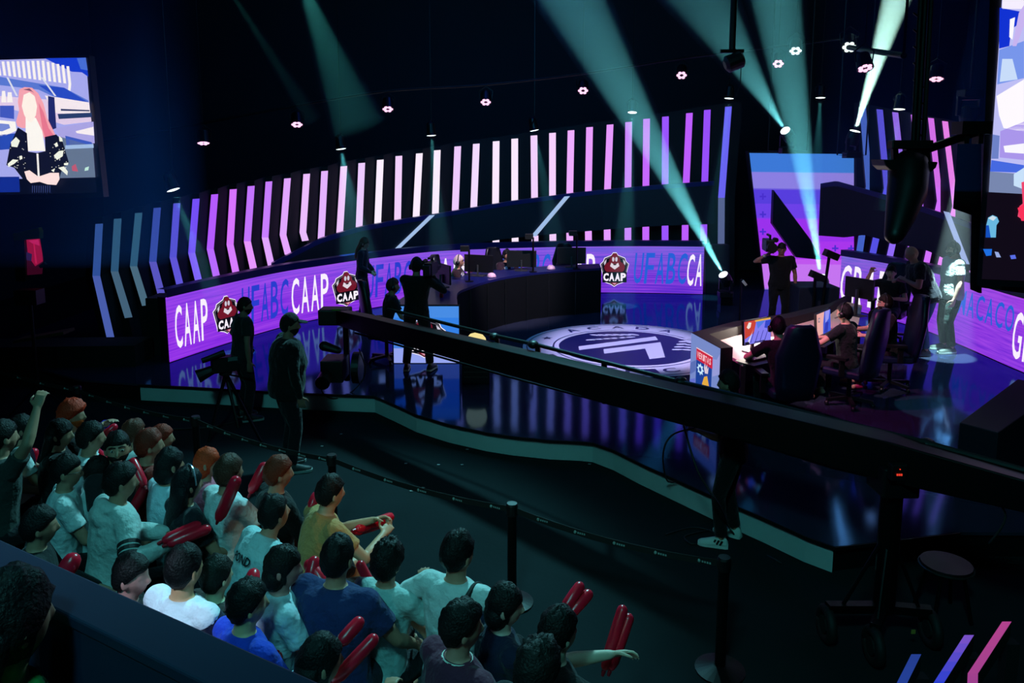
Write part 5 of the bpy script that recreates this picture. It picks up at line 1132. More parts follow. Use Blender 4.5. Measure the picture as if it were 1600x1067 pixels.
# pedestal
bz = Vector((pv.x, pv.y, 0))
MB().use(BLACKM).tube([bz + Vector((0, 0, 0.22)), Vector((pv.x, pv.y, pv.z - 0.05))], 0.075, 16).build('column', None, jib)
mb = MB().use(BLACKP).box(Vector((pv.x, pv.y, pv.z - 0.16)), (0.26, 0.26, 0.22)); mb.build('pivot_head', None, jib, bevel=0.015)
mb = MB().use(em('red_readout', (235, 60, 40), 1.0)); fz = at(1406, 741, 5.0)
for i in range(3): mb.box(fz + Vector((-0.016 + 0.014 * i, 0, -0.004)), (0.010, 0.004, 0.014))
mb.box(fz + Vector((0, 0, 0.035)), (0.006, 0.004, 0.006)); mb.build('readout_marking', None, jib)
MB().use(BLACKP).box(fz + Vector((0, 0.035, 0.005)), (0.11, 0.06, 0.12)).build('control_box', None, jib, bevel=0.01)
for px, py, Y in ((1290, 994, 5.15), (1452, 1000, 5.1), (1365, 1010, 4.9)):
    w_ = at(px, py, Y); w_.z = 0.14; wb = MB().use(mat('rubber_tyre', (14, 15, 16), 0.7)); pts_ = [w_ + Vector((0, 0.105 * math.cos(a), 0.105 * math.sin(a))) for a in [2 * PI * i / 20 for i in range(21)]]; wb.tube(pts_, 0.035, 10); wo = wb.build('wheel', None, jib, smooth=True)
    MB().use(GREYM).tube([w_ + Vector((-0.03, 0, 0)), w_ + Vector((0.03, 0, 0))], 0.06, 14).build('hub', None, wo)
    lg = MB().use(BLACKM); lg.bar(bz + Vector((0, 0, 0.24)), w_ + Vector((0, 0, 0.13)), 0.07, 0.06); lg.build('leg', None, jib); MB().use(BLACKM).tube([Vector((pv.x, pv.y, 0.85)), w_ + (bz - w_) * 0.25 + Vector((0, 0, 0.16))], 0.014, 8).build('stay', None, jib)
MB().use(mat('yellow_sticker', (190, 150, 60), 0.6)).box(at(1427, 987, 5.0), (0.03, 0.004, 0.03)).build('sticker', None, jib)

# cable hanging off the crane by the white-shoed person
cbp = [at(1100, 672, 6.6), at(1096, 720, 6.6), at(1085, 700, 6.6), at(1072, 668, 6.65)]
def cable(pts, r, label, m=None): o = MB().use(m or mat('cable_black', (18, 19, 20), 0.5)).tube(catmull([tuple(p) for p in pts], 8), r, 6); tag(o.build('cable', smooth=True), label, 'cable'); return o
cable([at(1068, 664, 6.68), at(1090, 735, 6.4), at(1124, 790, 6.2), Vector(ground(1150, 838, 0.012)), Vector(ground(1220, 880, 0.012))], 0.010, 'black cable falling from the crane past the white sneakers to the floor')
cable([at(1088, 668, 6.6), at(1050, 680, 6.7), at(1036, 710, 6.75), Vector(ground(1042, 750, SZ + 0.01)), Vector(ground(1056, 752, SZ + 0.01))], 0.008, 'thin black cable looping from the crane onto the stage edge')
cable([at(1430, 712, 5.2), at(1480, 724, 5.0), at(1510, 741, 4.9), at(1570, 800, 4.7), at(1545, 850, 4.7)], 0.008, 'grey cable sagging under the crane tail', GREYM)
cable([Vector(ground(x, y, 0.01)) for x, y in ((1040, 835), (1085, 824), (1120, 836), (1085, 850), (1070, 838), (1110, 828))], 0.008, 'coil of black cable lying on the floor before the stage edge')
cable([Vector(ground(x, y, 0.01)) for x, y in ((215, 690), (260, 672), (320, 668), (390, 655))], 0.010, 'black cable lying on the floor behind the barrier under the tripod camera')

# ------------------------------------------------------------------ belt barrier before the stage
ZS = 0.83; ST = [(-60, 553), (120, 603), (305, 650), (518, 710), (800, 786), (1132, 870)]; sp_ = [ground(x, y, ZS) for x, y in ST]
for i, p in enumerate(sp_):
    lab = ['black belt barrier post cut off by the picture edge', 'black belt barrier post behind the curly red-haired spectator', 'black belt barrier post beside the tripod camera leg', 'black belt barrier post behind the man in the green-lit T-shirt', 'black belt barrier post in the open floor behind the striped T-shirt man', 'black belt barrier post with its round foot in plain view'][i]
    t = empty('barrier_post', (p.x, p.y, 0), 0, lab, 'barrier post', 'belt barrier posts'); b0 = Vector((p.x, p.y, 0))
    MB().use(BLACKM).lathe([(0.17, 0.0), (0.17, 0.012), (0.10, 0.03), (0.045, 0.045)], b0, 24).build('foot', None, t); MB().use(BLACKM).lathe([(0.036, 0.03), (0.036, ZS - 0.10)], b0, 16).build('tube', None, t)
    MB().use(BLACKP).lathe([(0.040, ZS - 0.10), (0.046, ZS - 0.09), (0.046, ZS - 0.015), (0.040, ZS)], b0, 16).build('belt_head', None, t)
    if i < len(sp_) - 1:
        q = sp_[i + 1]; d_ = (q - p).normalized(); bl = MB().use(mat('black_belt', (10, 12, 12), 0.8)); a, c = p + d_ * 0.045 + Vector((0, 0, -0.055)), q - d_ * 0.045 + Vector((0, 0, -0.055)); N = 10; rs = []
        for k in range(N + 1): m_ = a.lerp(c, k / N) + Vector((0, 0, -0.05 * 4 * (k / N) * (1 - k / N))); nn = Vector((d_.y, -d_.x, 0)) * 0.0015; rs.append([m_ + Vector((0, 0, -0.024)) + nn, m_ + Vector((0, 0, 0.024)) + nn, m_ + Vector((0, 0, 0.024)) - nn, m_ + Vector((0, 0, -0.024)) - nn])
        bl.rings(rs); nn = Vector((d_.y, -d_.x, 0)) * 0.004
        if nn.y > 0: nn = -nn
        bl.use(mat('belt_print', (150, 165, 160), 0.6)); M_ = [5, 6, 7, 5, 5, 3][i]
        for k in range(M_):
            tt = (k + 0.6) / M_; c_ = a.lerp(c, tt) + Vector((0, 0, -0.05 * 4 * tt * (1 - tt))) + nn; bl.ell(c_, (0.011, 0.011, 0.013), None, 8, 5)
            for w_ in range(4): bl.quad(c_ + d_ * (0.018 + 0.017 * w_) + Vector((0, 0, -0.008)), c_ + d_ * (0.030 + 0.017 * w_) + Vector((0, 0, -0.008)), c_ + d_ * (0.030 + 0.017 * w_) + Vector((0, 0, 0.006)), c_ + d_ * (0.018 + 0.017 * w_) + Vector((0, 0, 0.006)))
        bl.build('belt', None, t)

# ------------------------------------------------------------------ tripod camera on the floor
cp = at(352, 568, 9.75); tc_ = empty('tripod_camera', (cp.x, cp.y, 0), 0, 'black broadcast camera on a tripod with its lens towards the LED ribbon', 'video camera')
mb = MB().use(BLACKP); Rm = Matrix.Rotation(0.55, 3, 'Z'); T = lambda v: cp + Rm @ Vector(v)
mb.box(T((0, 0, 0)), (0.34, 0.16, 0.20), Rm); mb.build('camera_body', None, tc_, bevel=0.012); MB().use(BLACKP).tube([T((-0.16, 0, -0.06)), T((-0.26, 0.02, -0.10)), T((-0.34, 0.03, -0.13))], [0.06, 0.075, 0.09], 16).build('lens', None, tc_); MB().use(BLACKP).tube([T((-0.30, -0.10, 0.10)), T((-0.02, -0.10, 0.17))], [0.035, 0.045], 10).build('viewfinder', None, tc_)
MB().use(mat('grey_panel', (90, 110, 112), 0.4)).box(T((0.08, -0.084, 0.07)), (0.12, 0.01, 0.05), Rm).build('side_plate', None, tc_); MB().use(BLACKM).tube([T((0.05, 0, -0.16)), T((0.30, -0.22, -0.20))], 0.012, 8).build('pan_handle', None, tc_); MB().use(BLACKP).lathe([(0.05, -0.16), (0.08, -0.14), (0.08, -0.10)], cp, 14).build('tripod_head', None, tc_)
for x, y in ((326, 690), (408, 690), (372, 668)): MB().use(BLACKM).tube([cp + Vector((0, 0, -0.13)), ground(x, y, 0.01)], [0.026, 0.018], 8).build('leg', None, tc_)

# ------------------------------------------------------------------ dim things at the sides
rk = empty('equipment_rack', V2(238, 12.6, 0), 0, 'black equipment rack standing before the lowest chevron strips', 'rack'); a, c = V2(222, 12.3, 0), V2(262, 12.3, 0); zt_ = at(230, 466, 12.3).z; r_ = MB().use(MATTE); r_.prism([a, c, c + Vector((0, 0.5, 0)), a + Vector((0, 0.5, 0))], (0, 0, zt_)); r_.build('body', None, rk, bevel=0.01)
a, c = V2(0, 11.4, 0), V2(200, 11.6, 0); r_ = MB().use(mat('black_drape', (9, 11, 15), 0.9, var=0.2)); r_.prism([a + Vector((-2, 0, 0)), c, c + Vector((0, 0.6, 0)), a + Vector((-2, 0.6, 0))], (0, 0, at(100, 545, 11.4).z + 0.0)); tag(r_.build('flight_case'), 'long low black case along the dark wall below the gilded doorway', 'case')
sh = MB().use(mat('brown_wood_shelf', (96, 66, 44), 0.6, var=0.25)); a, c = at(20, 537, 11.2), at(99, 523, 11.2); sh.prism([a, c, c + Vector((0, 0, 0.045)), a + Vector((0, 0, 0.045))], (0, 0.3, 0)); tag(sh.build('shelf'), 'dim brown wooden shelf board over the long black case', 'shelf')
dw = empty('gilded_doorway', at(45, 385, 13.0), 0, 'gilded door surround with a lit magenta picture inside by the far dark wall', 'doorway')
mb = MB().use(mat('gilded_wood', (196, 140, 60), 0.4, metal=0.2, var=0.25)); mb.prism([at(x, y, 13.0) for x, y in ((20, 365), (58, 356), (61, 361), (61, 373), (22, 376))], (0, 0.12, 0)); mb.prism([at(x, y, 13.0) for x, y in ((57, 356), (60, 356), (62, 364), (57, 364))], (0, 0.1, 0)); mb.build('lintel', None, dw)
mb = MB().use(mat('dim_gilded_wood', (70, 52, 34), 0.5)); mb.prism([at(x, y, 13.0) for x, y in ((22, 376), (38, 375), (40, 440), (24, 440))], (0, 0.12, 0)); mb.build('jamb', None, dw)  # darker copy of the gilding, its shade put into the colour
mb = MB()
def W(pts, c, l): mb.use(em('magenta_picture', c)); mb.poly([at(x, y, 13.05 - 0.004 * l) for x, y in pts])
W([(40, 374), (63, 373), (68, 405), (66, 428), (40, 430)], (48, 5, 26), 0); W([(41, 374), (62, 373), (66, 395), (67, 408), (55, 416), (44, 400)], (140, 14, 58), 1); W([(44, 376), (60, 374), (62, 384), (50, 380)], (176, 30, 96), 2); W([(40, 393), (50, 397), (49, 408), (41, 406)], (40, 24, 70), 2); W([(52, 380), (54, 380), (58, 412), (55, 412)], (176, 24, 78), 3)
mb.build('picture', None, dw, fix=False)
MB().use(mat('pale_hand_rail', (120, 100, 84), 0.5)).bar(at(63, 417, 12.95), at(71, 411, 12.95), 0.05).build('handle', None, dw)
p0 = V2(62, 10.3, 0); p0 = ground(62, 640, 0); t = empty('light_stand', p0, 0, 'black tripod light stand behind the belt barrier at the dark side', 'stand')
MB().use(BLACKM).tube([p0 + Vector((0, 0, 0.1)), p0 + Vector((0, 0, 1.55))], 0.022, 8).build('pole', None, t); MB().use(BLACKP).box(p0 + Vector((0, 0, 1.6)), (0.3, 0.2, 0.2)).build('lamp_head', None, t)
for i in range(3): a_ = 2 * PI * i / 3; MB().use(BLACKM).tube([p0 + Vector((0, 0, 0.35)), p0 + Vector((0.42 * math.cos(a_), 0.42 * math.sin(a_), 0.012))], 0.013, 6).build('leg', None, t)
# lit chevron bars at the lower right corner
for pts_, cols, lab in (([(1392, 1085), (1424, 1022)], ((34, 62, 150), (36, 60, 140)), 'dim blue slanting light bar, lowest of the three in the corner'), ([(1450, 1080), (1507, 992)], ((40, 62, 205), (134, 84, 196)), 'blue to violet slanting light bar in the middle of the three'), ([(1511, 1080), (1512, 1052), (1566, 971)], ((150, 62, 140), (178, 66, 140)), 'pink slanting light bar, uppermost of the three in the corner')):
    zb = 0.92; g = [ground(x, y, zb) for x, y in pts_]; t = empty('light_bar', g[-1], 0, lab, 'light bar', 'slanting light bars'); mb = MB(); n = 6; w_ = 0.040
    path = []
    for a, c in zip(g, g[1:]): path += [a.lerp(c, k / n) for k in range(n)]
    path.append(g[-1])
    for i in range(len(path) - 1):
        f = i / (len(path) - 1); mb.use(em('light_bar', tuple(int(a + (b - a) * f) for a, b in zip(*cols)))); mb.quad(path[i], path[i] + Vector((w_ * 1.3, 0, 0)), path[i + 1] + Vector((w_ * 1.3, 0, 0)), path[i + 1])
    mb.build('lit_face', None, t, fix=False)
    bk = MB().use(MATTE)
    for i in range(len(path) - 1): bk.prism([path[i] - Vector((0, 0, 0.004)), path[i + 1] - Vector((0, 0, 0.004)), path[i + 1] + Vector((w_ * 1.3, 0, -0.004)), path[i] + Vector((w_ * 1.3, 0, -0.004))], (0, 0, -0.10))
    bk.build('channel', None, t); e = path[-1]; MB().use(MATTE).box((e.x + w_ * 0.9, e.y - 0.03, (e.z - 0.1) / 2), (0.07, 0.06, e.z - 0.1)).build('post', None, t)
# stool and chair in the dark by the crane
p0 = ground(1472, 960, 0); zs = at(1472, 879, p0.y).z; t = empty('stool', p0, 0, 'dark round stool in the shadow beside the crane pedestal', 'stool'); MB().use(BLACKP).lathe([(0.0, zs - 0.05), (0.17, zs - 0.05), (0.185, zs - 0.03), (0.18, zs), (0.0, zs + 0.008)], (p0.x, p0.y, 0), 24).build('seat', None, t); MB().use(GREYM).tube([(p0.x + 0.188 * math.cos(a), p0.y + 0.188 * math.sin(a), zs - 0.025) for a in [2 * PI * i / 24 for i in range(25)]], 0.007, 6).build('rim', None, t)
for i in range(4): a_ = PI / 4 + i * PI / 2; MB().use(BLACKM).tube([(p0.x + 0.12 * math.cos(a_), p0.y + 0.12 * math.sin(a_), zs - 0.05), (p0.x + 0.2 * math.cos(a_), p0.y + 0.2 * math.sin(a_), 0.01)], 0.014, 8).build('leg', None, t)
rndf = random.Random(5)
for x, y in ((533, 678), (503, 697), (634, 724), (730, 702), (685, 726), (722, 726), (661, 762), (643, 767), (910, 719), (921, 725)):
    p = ground(x, y, 0.006); mb = MB().use(mat('paper_scrap', (150, 150, 150), 0.8)); a_ = rndf.uniform(0, 3); mb.prism([p + Vector((0.022 * math.cos(a_ + k), 0.016 * math.sin(a_ + k), 0)) for k in (0, 1.7, 3.1, 4.6)], (0, 0, 0.003)); tag(mb.build('paper_scrap'), 'tiny pale scrap of paper on the dark floor before the stage', 'litter', 'paper scraps on the floor')
# ------------------------------------------------------------------ the people
R_ = math.radians
TEE = (206, 214, 216)
def shoulder_camera(p, yaw, label, k=1.0):
    t = empty('shoulder_camera', p, yaw, label, 'video camera'); Rm = Matrix.Rotation(yaw, 3, 'Z'); T = lambda v: Vector(p) + Rm @ (Vector(v) * k)
    MB().use(BLACKP).box(T((0, 0, 0)), (0.13 * k, 0.36 * k, 0.19 * k), Rm).build('camera_body', None, t, bevel=0.012)
    MB().use(BLACKP).tube([T((0, 0.17, -0.01)), T((0, 0.30, -0.01)), T((0, 0.36, -0.01))], [0.06 * k, 0.065 * k, 0.08 * k], 16).build('lens', None, t)
    MB().use(BLACKP).tube([T((-0.10, 0.10, 0.09)), T((-0.10, -0.06, 0.09))], [0.04 * k, 0.03 * k], 10).build('viewfinder', None, t)
    h = MB().use(BLACKP); h.bar(T((0, -0.12, 0.16)), T((0, 0.14, 0.16)), 0.03 * k, 0.03 * k); h.bar(T((0, 0.12, 0.09)), T((0, 0.12, 0.16)), 0.03 * k); h.build('top_handle', None, t)
    MB().use(BLACKP).box(T((0, -0.23, 0.0)), (0.10 * k, 0.10 * k, 0.15 * k), Rm).build('battery', None, t, bevel=0.008); return t
STK = mat('red_inflated_plastic', (226, 22, 46), 0.28, spec=0.5)
def stick(p0, p1, r, label):
    p0, p1 = Vector(p0), Vector(p1); d = (p1 - p0); L = d.length; d.normalize(); t = empty('cheering_stick', p0, 0, label, 'inflatable stick', 'red inflatable cheering sticks')
    MB().use(STK).tube([p0, p0 + d * L * 0.08, p0 + d * L * 0.5, p1 - d * r], [r * 0.78, r, r * 1.04, r * 0.98], 16, True).build('tube', None, t, smooth=True)
    q = d.to_track_quat('Z', 'Y').to_matrix(); v = MB().use(mat('valve_plastic', (170, 20, 36), 0.4)); v.lathe([(0.008, -0.03), (0.011, -0.012), (0.012, 0.0)], p0 - d * (r * 0.8), 8, q); v.build('valve', None, t); return t
def sticks(pairs, Y, r, labels, dY=0.10):
    for (x0, y0, x1, y1), lab in zip(pairs, labels): stick(at(x0, y0, Y), at(x1, y1, Y + dY), r, 'red inflatable cheering stick ' + lab)
def sit(px, py, label, yaw=-48, **k): return person(label, (0, 0, 0), R_(yaw), 'sit', head_px=(px, py), group='seated spectators', **k)

def pond(c):
    mb = MB().use(mat('print_black', (16, 22, 30), 0.7))
    def fn(u, v): x = (u - 0.5) * 0.17 + 0.02; return c['X'](c['P'] + c['D'] * (0.33 + 0.055 * v) + c['Rt'] * x - c['Fd'] * (0.150 * math.sqrt(1 - (x / 0.20) ** 2) - 0.006))
    put_text(mb, 'POND', fn, 0.02, 2); mb.build('back_lettering', None, c['root'])
# --- spectators, far rows first
sit(112, 626, 'spectator with big curly bright red hair in the back row', -60, hair=('curly', (190, 46, 20), 0.30), shirt=('tee', (30, 24, 28)), pants=((20, 20, 26), 'long'), beard=(190, 80, 30), head_yaw=-15)
sit(92, 654, 'spectator with long black hair in a black jacket in front of the curly redhead', -62, s=0.985, hair=('long', (12, 11, 13), 0.14, 0.40), shirt=('jacket', (14, 14, 18)), w=1.1, head_yaw=-15)
p3 = sit(32, 647, 'woman with long dark hair and white T-shirt holding two red sticks by the picture edge', -55, s=0.97, hair=('long', (20, 17, 17), 0.13, 0.45), shirt=('tee', TEE))
sit(2, 655, 'spectator cut by the picture edge with one hand raised pointing', -35, s=1.09, hair=('short', (18, 15, 14), 0.12), shirt=('tee', (50, 56, 54)), hands=dict(R=(0.28, 0.20, 1.45)), curl=0.9)
p5 = sit(141, 658, 'dark-haired spectator raising a forearm with a blue wristband', -60, s=1.02, hair=('short', (16, 14, 14), 0.16), shirt=('tee', TEE), hands=dict(L=(-0.20, 0.20, 1.25)), curl=0.4,
         extra=lambda c: MB().use(mat('blue_band', (30, 30, 190), 0.5)).tube([c['X'](c['J']['L'][2] + (c['J']['L'][1] - c['J']['L'][2]) * t) for t in (0.18, 0.30)], 0.036, 14).build('wristband', None, c['root']))
sit(182, 672, 'smiling dark-haired man turned back to face the camera', -115, s=1.07, hair=('short', (16, 13, 12), 0.13), shirt=('tee', (26, 28, 32)), face=True, beard=(22, 17, 15), head_yaw=-40, head_pitch=-8)
sit(208, 654, 'brown-haired spectator with white T-shirt beside two redheads', -40, s=0.95, hair=('short', (92, 44, 30), 0.15), shirt=('tee', TEE))
sit(252, 662, 'redhead farthest back of the two sitting close together', -50, s=0.94, hair=('curly', (140, 42, 26), 0.12), shirt=('tee', (90, 26, 24)), head_yaw=-10)
sit(232, 669, 'redhead nearer of the two sitting close together in a dark red T-shirt', -48, s=1.03, hair=('short', (120, 38, 24), 0.15), shirt=('tee', (120, 34, 24)), head_yaw=-10)
p9 = sit(264, 699, 'spectator with straight black bob and pale blue T-shirt', -42, hair=('bob', (12, 12, 15), 0.15), shirt=('tee', (190, 214, 226)))
p10 = sit(103, 709, 'man in glasses and white T-shirt with dark back print', -58, hair=('short', (14, 13, 14), 0.14), shirt=('tee', TEE, (20, 22, 26)), glasses=True, head_yaw=-15)
p11 = sit(152, 712, 'dark-haired spectator with pointing hand between the man in glasses and the hoodie man', -50, s=0.94, hair=('short', (15, 13, 13), 0.14), shirt=('tee', TEE), hands=dict(L=(-0.05, 0.45, 0.95)), curl=0.2)
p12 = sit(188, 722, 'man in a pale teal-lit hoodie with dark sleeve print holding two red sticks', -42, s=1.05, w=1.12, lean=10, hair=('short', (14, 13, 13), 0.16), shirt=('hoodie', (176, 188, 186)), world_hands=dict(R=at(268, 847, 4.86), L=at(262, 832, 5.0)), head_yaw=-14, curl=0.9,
          extra=lambda c: [MB().use(mat('sleeve_print', (14, 16, 20), 0.7)).tube([c['X'](c['J']['R'][0] + (c['J']['R'][1] - c['J']['R'][0]) * t) for t in (a, a + 0.085)], 0.073, 16).build('sleeve_stripe', None, c['root']) for a in (0.55, 0.68, 0.81)])
sit(292, 728, 'spectator with very long black hair and glittering hairband', -45, hair=('long', (10, 11, 18), 0.13, 0.55), shirt=('tee', (24, 26, 34)),
    extra=lambda c: MB().use(mat('glitter', (210, 225, 235), 0.2, metal=0.8)).tube([c['hd']((0.098 * math.cos(a), 0.02, 0.02 + 0.125 * math.sin(a))) for a in [PI * i / 12 for i in range(13)]], 0.006, 6).build('hairband', None, c['root']))
sit(323, 698, 'orange-haired spectator with pink shawl', -60, s=0.94, hair=('bob', (205, 62, 26), 0.13), shirt=('tee', (196, 96, 120)), head_yaw=-15)
p15 = sit(357, 709, 'brown-haired spectator with crumpled white T-shirt and upright red stick', -38, s=1.03, hair=('short', (74, 40, 28), 0.15), shirt=('tee', TEE), hands=dict(R=(0.02, 0.40, 0.85)))
p16 = sit(435, 711, 'auburn-haired spectator in a loose black top', -50, hair=('curly', (120, 42, 22), 0.15), shirt=('jacket', (15, 15, 18)), w=1.1, head_yaw=-12)
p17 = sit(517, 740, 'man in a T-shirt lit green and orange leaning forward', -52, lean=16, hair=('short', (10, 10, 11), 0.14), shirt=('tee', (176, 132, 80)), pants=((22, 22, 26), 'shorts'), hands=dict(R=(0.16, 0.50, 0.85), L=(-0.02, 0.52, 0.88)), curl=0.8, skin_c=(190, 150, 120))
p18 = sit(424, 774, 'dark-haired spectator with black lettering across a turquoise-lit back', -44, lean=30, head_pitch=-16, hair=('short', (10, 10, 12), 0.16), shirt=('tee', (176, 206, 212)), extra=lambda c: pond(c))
p19 = sit(442, 850, 'woman with dark tied-back hair and pale T-shirt seen in profile', -62, hair=('bob', (14, 13, 13), 0.12), shirt=('tee', (190, 205, 214)), head_yaw=-22, skin_c=(190, 130, 120))
p20 = sit(527, 835, 'broad man in a plain navy T-shirt seen squarely from behind', -22, s=1.04, w=1.28, hair=('short', (9, 9, 10), 0.14), shirt=('tee', (32, 44, 92)), pants=((26, 30, 44), 'shorts'), hands=dict(R=(0.32, 0.34, 0.62)))
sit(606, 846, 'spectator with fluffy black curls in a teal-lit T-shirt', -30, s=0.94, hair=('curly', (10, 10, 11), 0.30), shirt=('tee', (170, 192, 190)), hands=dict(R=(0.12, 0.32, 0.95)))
p22 = sit(716, 828, 'man in a vertically striped pale T-shirt with black shoulder strap and elbow out', -28, s=1.04, hair=('short', (9, 9, 10), 0.14), shirt=('tee', (196, 206, 206), (30, 32, 34)), hands=dict(L=(-0.26, 0.10, 0.66)), elbows=dict(L=(-1, -0.25, 0.1)), head_yaw=-14,
          extra=lambda c: MB().use(mat('strap', (10, 10, 11), 0.8)).tube(catmull([tuple(c['X'](c['P'] + c['D'] * f + c['Rt'] * r + c['Fd'] * y)) for f, r, y in ((0.06, -0.07, -0.135), (0.16, -0.02, -0.134), (0.28, 0.04, -0.142), (0.38, 0.085, -0.136), (0.455, 0.115, -0.112), (0.505, 0.122, -0.05), (0.52, 0.118, 0.01), (0.47, 0.105, 0.09), (0.30, 0.04, 0.145))], 5), 0.016, 8).build('strap', None, c['root']))
sit(790, 910, 'woman with smooth dark hair and a pale lit face turned to the stage', -66, s=0.95, hair=('bob', (12, 12, 14), 0.13), shirt=('tee', (20, 24, 52)), head_yaw=-25, skin_c=(200, 160, 145))
p24 = sit(722, 938, 'man in a maroon shirt with a pale necklace, looking along the barrier', -48, s=1.02, w=1.08, hair=('short', (12, 12, 13), 0.18), shirt=('tee', (84, 34, 58), (205, 195, 160)), head_yaw=-24, skin_c=(178, 130, 112),
          extra=lambda c: MB().use(mat('pale_beads', (214, 214, 204), 0.4)).tube([c['X'](c['NB'] - c['D'] * 0.006 + c['Rt'] * 0.078 * math.cos(a) + c['Fd'] * 0.068 * math.sin(a)) for a in [2 * PI * i / 20 for i in range(21)]], 0.007, 6).build('necklace', None, c['root']))
p25 = sit(874, 946, 'man in a black T-shirt stretching both hands to two red sticks', -58, hair=('short', (9, 9, 10), 0.15), shirt=('tee', (16, 17, 20)), pants=((18, 18, 22), 'shorts'), hands=dict(R=(0.10, 0.52, 0.72), L=(-0.12, 0.50, 0.86)), curl=0.6, skin_c=(200, 170, 150))
sit(842, 1003, 'spectator with a fuzzy dark bun low at the picture bottom', -45, s=1.03, hair=('curly', (20, 20, 20), 0.26), shirt=('tee', (30, 30, 36)))
p27 = sit(500, 990, 'woman with glossy straight black hair holding two red sticks upright', -50, hair=('long', (12, 13, 14), 0.13, 0.40), shirt=('tee', (190, 210, 222)), hands=dict(R=(0.14, 0.34, 0.95), L=(0.02, 0.36, 0.90)), curl=0.9, head_yaw=-10)
p28 = sit(386, 905, 'man with spiky short dark hair, bare neck and bright blue shirt', -40, hair=('short', (12, 14, 15), 0.17), shirt=('tee', (30, 62, 190), (30, 62, 190)), head_yaw=-18, skin_c=(206, 168, 132))
p29 = sit(287, 850, 'man in a brightly lit white T-shirt with dark sleeves', -28, s=1.05, w=1.1, hair=('short', (10, 11, 12), 0.14), shirt=('tee', (225, 228, 236), (20, 22, 40)), skin_c=(196, 150, 112),
          extra=lambda c: [MB().use(fabric((26, 24, 52))).tube([c['X'](c['J'][k][0] + (c['J'][k][1] - c['J'][k][0]) * t) for t in (0.02, 0.3, 0.66)], [0.079, 0.079, 0.072], 16, False).build('dark_sleeve', None, c['root']) for k in 'LR'])
sit(204, 866, 'young spectator with a pinkish lit cheek in profile by the balcony edge', -66, s=0.97, hair=('short', (12, 12, 13), 0.17), shirt=('tee', (22, 24, 28)), head_yaw=-24, skin_c=(186, 130, 122))
sit(338, 868, 'dark-capped spectator half hidden behind the man in the white T-shirt', -35, s=0.93, hair=('short', (14, 22, 18), 0.16), shirt=('tee', (24, 40, 34)), skin_c=(196, 186, 150))
sit(60, 790, 'shadowy spectator in dark clothes below the man in glasses', -60, hair=('short', (12, 12, 13), 0.14), shirt=('jacket', (16, 19, 22)), pants=((26, 34, 38), 'long'))
# stools under the seated spectators
seats = [o for o in bpy.data.objects if o.get('group') == 'seated spectators']
st0 = empty('stool', (0, 0, 0), 0, 'plain black stool under a seated spectator', 'stool', 'stools under the spectators'); MB().use(BLACKP).lathe([(0.0, 0.40), (0.15, 0.40), (0.16, 0.41), (0.16, 0.43), (0.0, 0.435)], (0, 0, 0), 18).build('seat', None, st0)
for i in range(4): a_ = PI / 4 + i * PI / 2; MB().use(BLACKM).tube([(0.11 * math.cos(a_), 0.11 * math.sin(a_), 0.40), (0.15 * math.cos(a_), 0.15 * math.sin(a_), 0.012)], 0.014, 8).build('leg', None, st0)
for i, o in enumerate(seats):
    c = st0 if i == 0 else copy_tree(st0)
    c.location = (o.location.x, o.location.y, 0)
# corner spectator on the balcony
person('out-of-focus spectator in a green-lit top at the bottom corner behind the balcony edge', (0, 0, 0), R_(-30), 'stand', s=1.0, head_px=(6, 888), floor_z=0.80, hair=('long', (14, 16, 20), 0.16, 0.30), shirt=('tee', (40, 130, 60)), group='seated spectators')

# --- red sticks
yy = lambda p, d=0.35: p['loc'].y + d
sticks([(5, 800, 9, 692), (24, 795, 55, 700)], yy(p3, 0.1), 0.042, ['standing upright at the picture edge, held by the long-haired woman', 'tilted, nearer the curly redhead, held by the long-haired woman'])
sticks([(150, 691, 183, 663), (163, 716, 148, 702)], yy(p5, 0.5), 0.034, ['pointing up behind the smiling man', 'hanging low beside the blue wristband arm'])
sticks([(224, 755, 205, 716)], yy(p12, 0.5), 0.034, ['leaning back against the hoodie man'])
sticks([(206, 800, 232, 752)], yy(p9, 0.05), 0.040, ['between the hoodie man and the pale blue T-shirt'])
sticks([(343, 808, 371, 745)], yy(p15, -0.28), 0.040, ['crossing the crumpled white T-shirt'], -0.05)
sticks([(394, 765, 416, 722)], yy(p16, 0.1), 0.040, ['rising beside the auburn hair'])
sticks([(260, 843, 315, 818), (268, 848, 330, 824)], 4.80, 0.038, ['upper of the two held level by the hoodie man', 'lower of the two held level by the hoodie man'], 0.15)
sticks([(560, 826, 614, 806), (556, 830, 596, 818)], yy(p17, 0.3), 0.036, ['longer of the two aimed away by the green-lit man', 'shorter of the two aimed away by the green-lit man'], 0.3)
sticks([(487, 790, 496, 769)], yy(p17, 0.2), 0.034, ['tip showing behind the shoulder of the green-lit man'])
stick(at(98, 900, 3.95), at(120, 864, 4.0), 0.048, 'red inflatable cheering stick alone above the balcony edge with rounded top')
sticks([(392, 915, 398, 889)], yy(p18, -0.45), 0.040, ['round end below the turquoise back with black lettering'])
sticks([(482, 915, 493, 868), (508, 912, 478, 876)], yy(p19, 0.2), 0.038, ['upright one by the profile woman\'s chin', 'slanting one by the profile woman\'s chin'])
sticks([(603, 962, 560, 876)], yy(p20, 0.25), 0.030, ['long thin one leaning on the broad navy back'])
sticks([(434, 1014, 414, 966)], yy(p28, 0.25), 0.030, ['dim one beyond the bright blue shirt'])
sticks([(533, 1003, 567, 965), (526, 1060, 590, 992)], yy(p27, 0.15), 0.032, ['short bright one standing by the glossy black hair', 'long bright one crossing in front of the navy back'], 0.1)
sticks([(884, 948, 910, 910), (893, 957, 924, 923)], yy(p25, 0.5), 0.032, ['upper of the two above the black T-shirt man', 'lower of the two above the black T-shirt man'])
